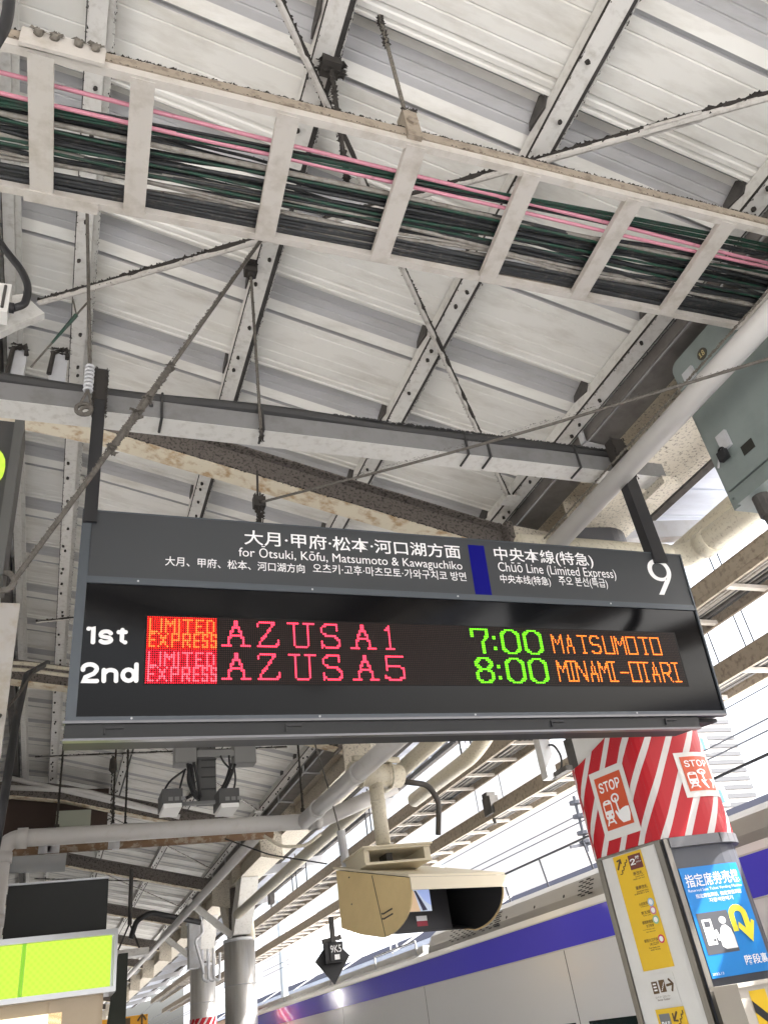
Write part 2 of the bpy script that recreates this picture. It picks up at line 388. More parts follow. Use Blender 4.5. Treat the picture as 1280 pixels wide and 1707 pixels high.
# valley gutter and girder over the columns
b = MB()
b.frame((3.185, -6, 4.79), (.012, 0, 0), (0, 68, 0), (0, 0, .16))
b.frame((3.197, -6, 4.77), (.17, 0, -.02), (0, 68, 0), (0, 0, .012))
b.frame((3.367, -6, 4.75), (.01, 0, 0), (0, 68, 0), (0, 0, .28))
for k in range(15):
    y = .45+k*1.48
    b.frame((3.15, y, 4.765), (.24, 0, -.025), (0, .05, 0), (0, 0, -.012), 1)
    b.frame((3.15, y, 4.753), (.012, 0, 0), (0, .05, 0), (0, 0, .1), 1)
b.build('valley_gutter', [gutterm, steelg], can)
b = MB()
b.box((3.40, -6, 4.46), (3.84, 62, 4.475)); b.box((3.61, -6, 4.475), (3.63, 62, 4.86)); b.box((3.40, -6, 4.86), (3.84, 62, 4.875))
for y in RY:
    b.box((3.42, y-.3, 4.476), (3.608, y-.285, 4.858)); b.box((3.632, y+.3, 4.476), (3.82, y+.315, 4.858))
b.build('girder', mott, can)
for y in RY:                          # short plates where each rafter meets the girder
    b = MB(); b.prism([(3.05, y-.11, 4.16), (3.4, y-.11, 4.1), (3.4, y-.11, 4.62), (3.05, y-.11, 4.66)], (0, .02, 0)); b.build('gusset_plate', mott, can)
for y in RY:
    b = MB(); b.beam((3.85, y, 4.72), (5.7, y, 4.93), .1, .16); b.build('outer_bracket', steelg, can)
for x in (4.6, 5.5): 
    b = MB(); b.beam((x, -6, 4.93+(x-3.72)*.09), (x, 62, 4.93+(x-3.72)*.09), .08, .07); b.build('outer_purlin', soot, can)

# ================================================================ cross beam that carries the sign
BY = 3.06
b = MB()
za = at(500, 724, Y=BY).z
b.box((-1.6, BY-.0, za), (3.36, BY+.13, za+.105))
b.box((-1.6, BY+.001, za-.003), (3.36, BY+.129, za-.0005), 3)      # soffit plate, floor light painted in as a paler colour
b.tube([(-1.6+.2*i, BY+.02+.008*math.sin(i*.9), za+.135+.008*math.sin(i*.6)) for i in range(25)], .034, 9, 1)
b.fuzz((1.2, BY, za+.15), (3.3, BY, za+.15), .012, 700, .022, 1, (0, -.3, 1))
b.blob((.27, BY-.002, za+.07), .012, 1)
for x in (.32, .82, 1.98, 2.12, 2.72):
    b.tube([(x, BY-.012, za-.01), (x, BY-.012, za+.15)], .007, 6, 1)
    b.tube([(x, BY-.012, za-.008), (x, BY+.1, za-.008)], .007, 6, 1)
b.box((3.30, BY-.02, za-.06), (3.42, BY+.2, za-.005), 2)
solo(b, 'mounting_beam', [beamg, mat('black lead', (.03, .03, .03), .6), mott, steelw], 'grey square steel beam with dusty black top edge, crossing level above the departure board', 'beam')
BZ = za

# ================================================================ departure board
SGO, SGV = Vector((0, 3.0, 3.616)), Vector((0, .1, -.892))
SP = Plane(SGO, (1, 0, 0), SGV)
HT = SGV.length
sg = thing('departure_board', 'large hanging charcoal departure board, platform 9, with red, green and orange dot lettering', 'sign', (1.6, 3.15, 2.6))
uL, uR = .0, 3.155
vD = SP.px(600, 986)[1]              # top of the dark lower half
vB = HT
b = MB()
def sbox(b, u0, v0, u1, v1, d0, d1, mi=0):
    b.frame(SP.pt(u0, v0, d0), SP.u*(u1-u0), SP.v*(v1-v0), SP.n*(d1-d0), mi)
sbox(b, uL+.012, .0, uR-.012, vB, -.26, -.012)
b.build('housing', signe, sg)
b = MB(); sbox(b, uL+.04, .006, uR-.006, vD-.012, -.012, .0); b.build('title_panel', signg, sg)
b = MB()
sbox(b, uL, .0, uL+.038, vB, -.2, .004); sbox(b, uR-.005, .0, uR+.004, vB, -.2, .006)
sbox(b, uL+.038, vD-.012, uR-.005, vD+.018, -.012, .004); sbox(b, uL+.038, vB-.016, uR-.005, vB, -.012, .005); sbox(b, uL+.038, 0, uR-.005, .006, -.012, .003)
b.build('trim', signe, sg)
b = MB(); sbox(b, uL+.038, vD+.018, uR-.005, vB-.016, -.012, -.004); b.build('display_window', blackg, sg)
for px in (230, 520, 760, 1010):
    for yy in (vD+.003, .0):
        u = SP.px(px, 980)[0]; v = yy if yy else vB-.008
        b = MB(); b.prism([SP.pt(u+.0045*math.cos(t), v+.0045*math.sin(t), .0055) for t in [k*math.pi/4 for k in range(8)]], SP.n*.002); b.build('screw', steelg, sg)
# lower ledge: two bright rails with a dark strip between, latches
b = MB(); sbox(b, uL-.006, vB, uR+.0, vB+.010, -.03, .010); sbox(b, uL-.003, vB+.066, uR-.19, vB+.075, -.03, .012); b.build('rail', railm, sg)
b = MB(); sbox(b, uL+.002, vB+.0105, uR-.18, vB+.0655, -.2, -.004); sbox(b, uR-.2, vB+.012, uR-.02, vB+.03, -.2, -.05); b.build('ledge', mat('ledge black', (.010, .011, .012), .5), sg)
for px in (190, 490, 930, 1120):
    b = MB(); u = SP.px(px, 1210)[0]
    sbox(b, u-.035, vB+.02, u+.035, vB+.03, -.004, .004); sbox(b, u-.035, vB+.03, u-.03, vB+.05, -.004, .004); b.build('latch', black, sg)
# lettering on the title panel
def line(body, xl, yt, yb, xr, yr, bold=0, name='lettering', m=white):
    b = MB(); u0, v0 = SP.px(xl, yt); _, v1 = SP.px(xl, yb); u1 = SP.px(xr, yr)[0]
    text(b, body, SP.pt, u0, v0, u1, v1, bold, .0015); b.build(name, m, sg)
line('大月·甲府·松本·河口湖方面', 407, 883, 908, 768, 930, .009)
line('for Ōtsuki, Kōfu, Matsumoto & Kawaguchiko', 398, 908, 932, 772, 958, 0)
line('大月、甲府、松本、河口湖方向', 276, 927, 943, 508, 952, .006)
line('오츠키·고후·마츠모토·가와구치코 방면', 521, 939, 955, 777, 966, .005)
line('中央本線(特急)', 821, 911, 937, 990, 946, .009)
line('Chūō Line (Limited Express)', 828, 936, 957, 1028, 968, 0)
line('中央本线(特急)', 832, 957, 974, 919, 980, .006)
line('주오 본선(특급)', 929, 960, 978, 1014, 983, .005)
line('9', 1074, 931, 990, 1119, 960, 0)
b = MB(); u0, v0 = SP.px(779, 908); u1, v1 = SP.px(826, 992); u1 = SP.px(806, 911)[0]
rect(b, SP.pt, u0, v0, u1, vD-.013, .001); b.build('blue_stripe', blue, sg)
# 1st / 2nd in round strokes
def sgstroke(pix, r, name):
    b = MB()
    for i, pl in enumerate(pix): stroke(b, SP.pt, [SP.px(*p) for p in pl], r, -.003+i*.0006)
    b.build(name, white, sg)
def zp(pl): return [(100+x/7.1125, 1010+y/7.1125) for x, y in pl]
def ell(cx, cy, rx, ry, t0, t1, n=12): return [(cx+rx*math.cos(math.radians(t0+(t1-t0)*i/n)), cy+ry*math.sin(math.radians(t0+(t1-t0)*i/n))) for i in range(n+1)]
sgstroke([zp([(345, 268), (402, 245), (395, 428)]), zp(ell(548, 338, 62, 40, -20, -200, 8)+[(500, 358), (590, 375)]+ell(545, 400, 65, 32, -40, 150, 9)), zp([(700, 310), (782, 310)]), zp([(745, 285), (735, 410), (775, 432)])], .0088, 'lettering')
sgstroke([zp(ell(358, 745, 82, 55, 170, 380, 10)+[(405, 800), (300, 845), (258, 888), (440, 888)]), zp([(525, 760), (523, 888)]), zp([(524, 800)]+ell(605, 800, 65, 42, 200, 355, 8)+[(668, 888)]), zp(ell(815, 820, 68, 66, 0, 360, 16)), zp([(910, 695), (905, 888)])], .0088, 'lettering')
# dot matrix
L = {}
L['A'] = [[(.1,1),(.5,0),(.9,1)], [(.26,.62),(.74,.62)]]
L['a'] = [[(0,1),(.34,1)], [(.66,1),(1,1)], [(.17,1),(.5,0),(.83,1)], [(.36,.38),(.3,.62),(.7,.62),(.64,.38)]]
L['Z'] = [[(.1,.18),(.15,0),(.85,0),(.08,1),(.88,1),(.97,.92),(.97,.78)]]
L['u'] = [[(0,0),(.42,0)], [(.6,0),(1,0)], [(.2,0),(.2,.88),(.3,1),(.7,1),(.8,.88),(.8,0)]]
L['s'] = [[(.85,.28),(.85,0)], [(.85,.12),(.7,0),(.3,0),(.13,.14),(.13,.36),(.3,.46),(.7,.54),(.9,.66),(.9,.88),(.74,1),(.28,1),(.1,.88)], [(.1,.72),(.1,1)]]
L['1'] = [[(.2,.16),(.5,0),(.5,1)], [(.1,1),(.9,1)]]
L['5'] = [[(1,0),(.05,0),(.05,.55)], [(.05,.52),(.3,.38),(.7,.38),(1,.55),(1,.85),(.75,1),(.25,1),(0,.85)]]
L['7'] = [[(0,.28),(0,0),(1,0),(1,.25),(.65,.6),(.62,1)]]
L['0'] = [[(.3,0),(.7,0),(1,.2),(1,.8),(.7,1),(.3,1),(0,.8),(0,.2),(.3,0)]]
L['8'] = [[(.3,0),(.7,0),(.95,.14),(.95,.32),(.7,.45),(.3,.45),(.05,.32),(.05,.14),(.3,0)], [(.3,.45),(.7,.45),(1,.62),(1,.85),(.7,1),(.3,1),(0,.85),(0,.62),(.3,.45)]]
L['M'] = [[(0,1),(0,0),(.5,.5),(1,0),(1,1)]]
L['N'] = [[(0,1),(0,0),(1,1),(1,0)]]
L['T'] = [[(0,0),(1,0)], [(.5,0),(.5,1)]]
L['t'] = [[(0,0),(1,0)], [(.5,0),(.5,1)], [(.34,1),(.66,1)]]
L['S'] = [[(1,.15),(.75,0),(.25,0),(0,.14),(0,.36),(.2,.48),(.8,.54),(1,.66),(1,.86),(.75,1),(.25,1),(0,.85)]]
L['U'] = [[(0,0),(0,1),(1,1),(1,0)]]
L['O'] = [[(0,0),(1,0),(1,1),(0,1),(0,0)]]
L['I'] = [[(.1,0),(.9,0)], [(.5,0),(.5,1)], [(.1,1),(.9,1)]]
L['i'] = [[(.5,0),(.5,1)]]
L['-'] = [[(0,.5),(1,.5)]]
L['R'] = [[(0,1),(0,0),(.8,0),(1,.15),(1,.38),(.8,.5),(0,.5)], [(.4,.5),(1,1)]]
L['L'] = [[(0,0),(0,1),(1,1)]]
L['E'] = [[(1,0),(0,0),(0,1),(1,1)], [(0,.5),(.8,.5)]]
L['D'] = [[(0,0),(.7,0),(1,.25),(1,.75),(.7,1),(0,1),(0,0)]]
L['X'] = [[(0,0),(1,1)], [(1,0),(0,1)]]
L['P'] = [[(0,1),(0,0),(.8,0),(1,.2),(.8,.5),(0,.5)]]
GR = {}
def raster(ch, x, y, w, h, col, thick=1):
    for pl in L[ch]:
        for (ax, ay), (bx, by) in zip(pl[:-1], pl[1:]):
            n = int(max(abs(bx-ax)*w, abs(by-ay)*h)*2)+1
            for i in range(n+1):
                t = i/n; px_ = x+(ax+(bx-ax)*t)*(w-1); py_ = y+(ay+(by-ay)*t)*(h-1)
                for k in range(thick): GR[(int(round(px_))+k, int(round(py_)))] = col
for r0, bgc, fg in ((0, 'redbg', 'amber'), (16, 'crimbg', 'pinkred')):
    for i in range(32):
        for j in range(16): GR[(i, r0+j)] = bgc
    for ln, (txt, ws) in enumerate((('LIMiTED', (4, 1, 5, 1, 5, 4, 4)), ('EXPRESS', (3, 5, 4, 4, 3, 3, 3)))):
        x = 1
        for ch, wd in zip(txt, ws):
            raster('i' if (ch in 'Ii') else ch, x, r0+ln*8+(1 if ln == 0 else 0), wd, 7, fg); x += wd+1
for r0, last in ((1, '1'), (17, '5')):
    for i, ch in enumerate('aZusa'): raster(ch, 33+i*16+1, r0, 14 if ch in 'au' else 12, 13, 'rose')
    raster(last, 116 if last == '1' else 115, r0, 7 if last == '1' else 11, 13, 'rose')
raster('7', 166, 1, 10, 14, 'grn', 2); raster('8', 166, 17, 10, 14, 'grn', 2)
for r0 in (1, 17):
    for yy in (4, 5, 10, 11):
        GR[(179, r0+yy)] = 'grn'; GR[(180, r0+yy)] = 'grn'
    raster('0', 184, r0, 11, 14, 'grn', 2); raster('0', 198, r0, 11, 14, 'grn', 2)
for i, ch in enumerate('MAtSUMOtO'): raster(ch, 216+round(i*8.4), 3, 7, 11, 'org')
for i, (ch, x) in enumerate(zip('MINAMI-OtARI', (0, 7, 12, 20, 27, 34, 41, 48, 55, 62, 70, 78))):
    raster(ch, 216+x, 18, {'I': 5, '-': 6, 'A': 7}.get(ch, 7), 12, 'org')
uA, vA = SP.px(246, 1026); uB, vZ = SP.px(245, 1139.5)
pu = (SP.px(363, 1060)[0]-SP.px(245.5, 1060)[0])/32; pv = (vZ-vA)/32
NC = 302
b = MB(); rect(b, SP.pt, uA-.004, vA-.004, uA+NC*pu+.01, vZ+.004, -.0032)
pb = mat('dot matrix board', (.007, .006, .006), .35, spec=.15)
panel = b.build('dot_matrix', pb, sg)
LED = {'redbg': ((1, .015, .008), .42), 'amber': ((1, .16, .03), .85), 'crimbg': ((.9, .006, .03), .42), 'pinkred': ((1, .11, .15), .8),
       'rose': ((1, .04, .085), 1.15), 'grn': ((.16, 1, .008), 1.0), 'org': ((1, .19, .018), 1.25)}
EXPO = 2**SC.view_settings.exposure
byc = {}
for (i, j), c in GR.items(): byc.setdefault(c, []).append((i, j))
def dots(cells, r, h, name, m, label=None):
    b = MB()
    for i, j in cells:
        u, v = uA+(i+.5)*pu, vA+(j+.5)*pv
        q = [SP.pt(u+r*math.cos(t)*1, v+r*math.sin(t)*1.06, -.0031) for t in [k*math.pi/3 for k in range(6)]]
        q += [SP.pt(u+r*.55*math.cos(t), v+r*.55*math.sin(t), -.0031+h) for t in [k*math.pi/3 for k in range(6)]]
        b.add(q, [(6, 7, 8, 9, 10, 11)]+[(k, (k+1) % 6, 6+(k+1) % 6, 6+k) for k in range(6)])
    o = b.build(name, m, panel)
    if label: o['label'] = label
off = [(i, j) for i in range(NC) for j in range(32) if (i, j) not in GR]
dots(off, .0027, .001, 'unlit_dots', mat('unlit dot', (.05, .028, .022), .4, spec=.15))
NM = {'redbg': 'red background dots', 'amber': 'amber LIMITED EXPRESS dots', 'crimbg': 'crimson background dots', 'pinkred': 'pink LIMITED EXPRESS dots', 'rose': 'red AZUSA dots', 'grn': 'green time dots', 'org': 'orange destination dots'}
for c, cells in byc.items():
    col, st = LED[c]; dots(cells, {'rose': .0046, 'org': .0037, 'grn': .0038}.get(c, .0041) if 'bg' not in c else .0036, .003, 'lit_dots', mat('lit dots '+c, col, .5, emit=st/EXPO*2.2), NM[c])
# hangers
tops = ((at(168, 645, Y=BY).x, .055), (at(1040, 812, Y=BY).x, .085))
for x, wd in tops:
    b = MB(); b.box((x-wd/2, BY-.075, 3.55), (x+wd/2, BY-.06, BZ+.2)); b.box((x-wd/2, BY-.06, 3.55), (x-wd/2+.012, BY-.012, BZ+.2))
    b.box((x-wd/2-.004, BY-.078, BZ+.005), (x+wd/2+.004, BY-.012, BZ+.19), 1)
    b.fuzz((x-wd/2, BY-.08, BZ-.1), (x-wd/2, BY-.08, BZ+.2), .004, 60, .02, 1); b.fuzz((x+wd/2, BY-.08, BZ-.1), (x+wd/2, BY-.08, BZ+.2), .004, 60, .02, 1)
    b.build('hanger', [black, dark], sg)

# ================================================================ cable ladder and its cables
TZ, TYN, TYF = 4.45, 1.575, 2.09
slope = -.02                           # the ladder runs a touch askew of the track
def ty(x, y): return y + slope*x*.9
lad = thing('cable_ladder', 'cream painted cable ladder with wide flat rungs spanning the roof, dusty brown upper rail', 'cable tray', (0, 1.8, TZ))
def rail(y, h, t, top):
    b = MB(); x0, x1 = -2.2, 3.3
    for xa, xb in ((x0, x1),):
        b.frame((xa, ty(xa, y), TZ), (xb-xa, ty(xb, y)-ty(xa, y), 0), (0, t, 0), (0, 0, h*.45), 0)
        b.frame((xa, ty(xa, y)-.006, TZ+h*.45), (xb-xa, ty(xb, y)-ty(xa, y), 0), (0, t+.006, 0), (0, 0, h*.55), 1)
        b.fuzz((xa, ty(xa, y)-.004, TZ+h), (xb, ty(xb, y)-.004, TZ+h), .004, 700, .014, 2, (0, -.4, .8))
        b.fuzz((xa, ty(xa, y)-.004, TZ+h*.45), (xb, ty(xb, y)-.004, TZ+h*.45), .003, 300, .008, 2, (0, -.8, .2))
    return b.build('rail', [traym, trayb, dark], lad)
rail(TYN-.03, .085, .03, True); rail(TYF, .085, .03, False)
for (x0_, y0_, x1_, y1_) in ((68, 105, 70, 303), (238, 145, 226, 335), (478, 205, 446, 380), (690, 255, 640, 415), (880, 303, 821, 450), (1050, 345, 975, 478), (1206, 382, 1124, 505), (-130, 60, -100, 280), (1350, 420, 1260, 530)):
    a, c = at(x0_, y0_, Z=TZ), at(x1_, y1_, Z=TZ); wd = .082
    b = MB(); b.frame((a.x-wd/2, ty(a.x, TYN)-.02, TZ-.004), (wd, 0, 0), (c.x-a.x, ty(a.x, TYF)-ty(a.x, TYN)+.04, 0), (0, 0, .03)); b.build('rung', traym, lad)
for (xa, xb) in (((35, 72), (175, 112)),):
    a, c = at(*xa, Z=TZ+.05), at(*xb, Z=TZ+.05)
    b = MB(); y = ty(a.x, TYN)-.03
    b.frame((a.x, y-.022, TZ-.01), (c.x-a.x, 0, 0), (0, .012, 0), (0, 0, .1))
    for t in (.2, .4, .68, .88): b.blob((a.x+(c.x-a.x)*t, y-.03, TZ+.06), .018, 1, (1, 1, 1)); b.fuzz((a.x+(c.x-a.x)*t-.02, y-.03, TZ+.07), (a.x+(c.x-a.x)*t+.02, y-.03, TZ+.07), .006, 14, .02, 1, (0, -.4, .8))
    b.build('splice_plate', [traym, dust], lad)
a, c = at(40, 305, Z=TZ), at(165, 328, Z=TZ)
b = MB(); b.frame((a.x, ty(a.x, TYF)-.01, TZ-.012), (c.x-a.x, 0, 0), (0, .05, 0), (0, 0, .01)); b.build('splice_plate', traym, lad)
b = MB(); p = at(685, 215, Z=TZ+.1); hx = p.x
b.box((hx-.03, ty(hx, TYN)-.05, TZ+.02), (hx+.03, ty(hx, TYN)+.01, TZ+.2)); b.tube([(hx, ty(hx, TYN)-.06, TZ+.12), (hx, ty(hx, TYN)-.03, TZ+.12)], .025, 8)
b.fuzz((hx-.03, ty(hx, TYN)-.05, TZ+.2), (hx+.03, ty(hx, TYN)-.05, TZ+.2), .005, 30, .02, 1)
b.build('hanger_clamp', [trayb, dark], lad)
b = MB(); top = Vector((hx, ty(hx, TYN)-.02, roofz(hx, .1)))
b.tube([(hx, ty(hx, TYN)-.02, TZ+.18), top], .009, 6); b.fuzz((hx, ty(hx, TYN)-.02, TZ+.2), top, .008, 60, .012, 1); b.fuzz(top.lerp(Vector((hx, ty(hx, TYN), TZ)), .25), top, .012, 70, .03, 1)
b.build('hanger_rod', [dust, dark], lad)

def cable(fr0, fr1, r, m, label, group, sag=.0, wob=.012, z=0, x0=-2.4, x1=3.4, fz=0, ph=None):
    """fr: place across the ladder, 0 near rail, 1 far rail, at the left and right edge of the photo"""
    pts = []; n = 30; ph = random.uniform(0, 6) if ph is None else ph; f2 = random.uniform(.7, 1.6)
    for i in range(n+1):
        t = i/n; x = x0+(x1-x0)*t
        fr = min(1.0, fr0+(fr1-fr0)*min(1, max(0, (x+.5)/3.4))); y = ty(x, TYN+fr*(TYF-TYN))
        pts.append((x, min(ty(x, TYF)-.006, y+wob*math.sin(ph+x*2.1*f2)+wob*.4*math.sin(ph*2+x*5)), TZ+.034+r+z+abs(sag)*(.5+.5*math.sin(ph*1.7+x*1.4*f2))))
    b = MB(); b.tube(pts, r, 7)
    if fz:
        for i in range(n): 
            if random.random() < .7: b.fuzz(pts[i], pts[i+1], r, fz, .011, 1, (0, -.6, .3))
    return solo(b, 'cable', [m, dark], label, 'cable', group, True)
cable(.19, .30, .0085, pink, 'upper of the two pink cables in the ladder, nearest the dusty rail', 'pink cables in the ladder', 0, .002, .0, ph=0)
cable(.335, .355, .0085, pink, 'lower of the two pink cables in the ladder, just above green cables', 'pink cables in the ladder', 0, .002, .0, ph=1)
gl = 'thin green cable lying along the cream ladder among black cables'
for i in range(4): cable(.385+.015*i, .12+.022*i, .0052, green, gl, 'green cables in the ladder', .004, .003, .002+.004*(i % 2))
for a, c in ((.55, .45), (.69, .58), (.74, .68)): cable(a, c, .0065, green, gl, 'green cables in the ladder', .01, .008, .006)
bl = 'black cable lying in the dusty bundle on the cream ladder'
for i in range(3): cable(.365+.02*i, .2+.035*i, .0065, bcab, bl, 'black cables in the ladder', .01, .004, .014, fz=1)
for i in range(9): cable(.50+.022*i+random.uniform(-.07, .09), .40+.026*i+random.uniform(-.08, .12), random.choice((.0065, .0085, .0105)), bcab, bl, 'black cables in the ladder', .02, random.choice((.008, .016, .028)), random.uniform(.0, .03), fz=2)
for i in range(4): cable(random.uniform(.5, .9), random.uniform(.5, .95), .0065, bcab, bl, 'black cables in the ladder', .02, .035, .02, fz=1)
cable(.40, .75, .0105, bcab, 'thick black cable crossing the ladder diagonally from the green bundle', 'black cables in the ladder', 0, .004, .04, ph=0)
for i in range(4): cable(.74+.025*i, .66+.03*i, .0075, bcab, bl, 'black cables in the ladder', .015, .02, .012, fz=2)
for i in range(9): cable(.88+.018*i, .86+.021*i, random.choice((.008, .0105, .012)), bcab, bl, 'black cables in the ladder', .006, .008, .0, fz=3)
gr = 'dust coated grey cable wandering along the cream ladder'
for a, c, wv, zz in ((.49, .46, .004, .01), (.66, .84, .02, .01), (.72, .95, .03, .01), (.86, .80, .02, .01), (.92, .84, .03, .01), (.9, 1.0, .012, .005), (.96, .78, .02, .02)):
    cable(a, c, random.choice((.007, .009, .011)), gcab, gr, 'grey cables in the ladder', .01, wv, zz, fz=2)

# ================================================================ bracing rods and wires under the roof
def brace(a, c, r, label, buckle=None, plates=(), cat='rod', fzn=900, both=False, name='brace_rod', group='bracing rods under the roof'):
    t = thing(name, label, cat, a, group); b = MB(); a, c = Vector(a), Vector(c)
    b.tube([a, c], r, 8, 0)
    up_ = Vector((-.25, -.4, .8)).normalized()*r*.7; n_s = 60
    b.tube([a.lerp(c, i/n_s)+up_ for i in range(n_s+1)], [r*random.uniform(.65, 1.25) for i in range(n_s+1)], 7, 1); b.fuzz(a+up_, c+up_, r*.8, fzn, .034, 1)
    if both: b.tube([a.lerp(c, i/n_s)+Vector((.75, .1, -.1))*r for i in range(n_s+1)], [r*random.uniform(.5, 1.0) for i in range(n_s+1)], 7, 1)
    b.build('rod', [rodm, dark], t)
    if buckle:
        b = MB(); d = (c-a).normalized(); p, q = a.lerp(c, buckle[0]), a.lerp(c, buckle[1]); s = d.cross(Vector((0, 0, 1))).normalized()
        for k in (-1, 1): b.beam(p+s*k*.02, q+s*k*.02, .009, .02)
        b.tube([p-d*.02, p+d*.03], .02, 8); b.tube([q-d*.03, q+d*.02], .02, 8); b.fuzz(p, q, .025, 90, .018, 1, (0, -.3, .9))
        b.build('turnbuckle', [rodm, dark], t)
    for p in plates:
        b = MB(); q = a if p == 0 else c; b.box((q.x-.05, q.y-.07, q.z-.02), (q.x+.06, q.y+.06, q.z-.012)); b.box((q.x-.02, q.y-.03, q.z-.012), (q.x+.02, q.y+.03, q.z+.1)); b.build('end_plate', steelw, t)
    return t
RO = -.06
p1, p2 = atR(437, -60, RO), atR(848, 832, RO)
brace(p1, p2, .018, 'grubby white brace rod falling from the top edge to a white plate above the board', None, (1,), both=True)
q1, q2 = atR(66, 505, RO-.03), atR(1330, 148, RO-.03)
brace(q1, q2, .018, 'white brace rod with turnbuckle crossing behind the ladder, rising to the right edge', (.845, .905))
off = Vector((0, 4.44, 0))
for k in (1, 2, 3, 4):
    where = ('first bay beyond the board', 'second bay beyond the board', 'third bay beyond the board', 'fourth bay beyond the board')[k-1]
    brace(p1+off*k, p2+off*k, .012, 'thin white brace rod falling to the right in the '+where, None, (1,) if k < 3 else (), fzn=120)
    brace(q1+off*k, q2+off*k-Vector((.1, -.1, 0)), .012, 'thin white brace rod rising to the right in the '+where, None, (), fzn=120)
def wire(pts, r, name, label, cat='wire', m=rope, fz=(0, .012), group=None, side=None, smooth=True, sm=5):
    b = MB(); P = bend(pts, .08, sm) if len(pts) > 2 else [Vector(p) for p in pts]
    b.tube(P, r, 7)
    if fz[0]:
        tot = sum((Vector(y)-Vector(x)).length for x, y in zip(P[:-1], P[1:]))
        for x, y in zip(P[:-1], P[1:]): b.fuzz(x, y, r, int(fz[0]*(Vector(y)-Vector(x)).length/tot)+1, fz[1], 1, side)
    return solo(b, name, [m, dark], label, cat, group, smooth)
# old guy rope from a purlin down to the exit sign, with a bound splice
ga, gb = atR(444, 388, -.02), at(22, 970, Y=2.62)
g = thing('guy_rope', 'fuzzy grey guy rope falling left from a purlin past the board corner to a loop', 'rope', gb)
b = MB(); b.tube([ga, ga.lerp(gb, .3)+Vector((0, 0, -.01)), ga.lerp(gb, .6)+Vector((0, 0, -.02)), gb], .010, 7); b.fuzz(ga, gb, .01, 700, .013, 0); b.build('strand', [rope, dark], g, True)
b = MB(); P1, P2 = ga.lerp(gb, .50), ga.lerp(gb, .72); P1.z -= .017; P2.z -= .017
b.tube([P1.lerp(P2, k/8) for k in range(9)], [.011, .015, .013, .016, .018, .015, .016, .014, .011], 8); b.fuzz(P1, P2, .013, 300, .022, 0)
for t in (0, .42, .6, 1): 
    q = P1.lerp(P2, t); b.blob(q, .02, 0, (1, 1, .9)); b.fuzz(q-Vector((.01, 0, 0)), q+Vector((.01, 0, 0)), .02, 20, .035, 0)
b.build('splice', [rope], g)
b = MB(); b.tube(arc(gb+Vector((-.03, 0, -.0)), (1, 0, 0), (0, 0, 1), .035, 0, 6.28, 12), .011, 6); b.build('loop', rope, g)
# thin wire rope rising to the right in front of the beam
wa = at(432, 838, Y=3.25); wb = at(1300, 592, Y=1.45)
t = thing('stay_wire', 'thin green grey wire rope rising to the right across beam and white pipe', 'wire', wa)
b = MB(); mid = wa.lerp(wb, .5)+Vector((0, 0, -.03)); b.tube(bend([wa, mid, wb], 1.0, 8), .0065, 6); b.fuzz(wa, wb, .006, 300, .008, 0); b.build('strand', rope, t)
b = MB(); b.box((wa.x-.03, wa.y-.02, wa.z-.03), (wa.x+.03, wa.y+.02, wa.z+.03)); b.tube([wa+Vector((-.005, 0, .03)), wa+Vector((.0, 0, .2))], .006, 6); b.tube([wa+Vector((-.005, 0, -.14)), wa], .008, 6)
b.fuzz(wa+Vector((0, 0, -.14)), wa+Vector((0, 0, .05)), .02, 90, .03, 0); b.build('clamp', dark, t)
# hanger rods of the beam
for (xa, ya, xb, yb, lab) in ((419, 462, 434, 700, 'thin dusty rod hanging from a black clamp on a purlin to the steel beam'),):
    pb_ = at(xb, yb, Y=BY-.03); X = pb_.x; top = Vector((X, BY-.03, roofz(X)-.03))
    t = thing('hanger_rod', lab, 'rod', pb_); b = MB(); b.tube([(X, BY-.03, BZ-.06), top], .0085, 7); b.fuzz((X, BY-.03, BZ-.06), top, .008, 200, .012, 1); b.fuzz((X, BY-.03, BZ-.1), (X, BY-.03, BZ-.02), .01, 40, .02, 1); b.build('rod', [rope, dark], t)
    b = MB(); b.box((X-.035, BY-.06, top.z-.05), (X+.035, BY+.0, top.z+.05)); b.tube([(X, BY-.03, top.z-.08), (X, BY-.03, top.z-.05)], .02, 8); b.fuzz((X-.03, BY-.06, top.z), (X+.03, BY-.06, top.z), .01, 50, .02, 0); b.build('clamp', dark, t)
# black clump on hanger beyond the ladder near the top
pc = atR(552, 112, -.02)
t = thing('hanger_rod', 'dark clotted hanger behind the ladder top rail, hung from the purlin at the top', 'rod', pc)
b = MB(); b.tube([pc, (pc.x+.0, pc.y+.05, TZ+.06)], .01, 6); b.fuzz(pc, (pc.x, pc.y+.05, TZ+.1), .01, 160, .03, 0); b.build('rod', dark, t)
b = MB(); b.box((pc.x-.05, pc.y-.04, pc.z-.03), (pc.x+.04, pc.y+.04, pc.z+.03)); b.fuzz((pc.x-.05, pc.y, pc.z), (pc.x+.06, pc.y, pc.z), .03, 150, .04, 0); b.build('clamp', dark, t)
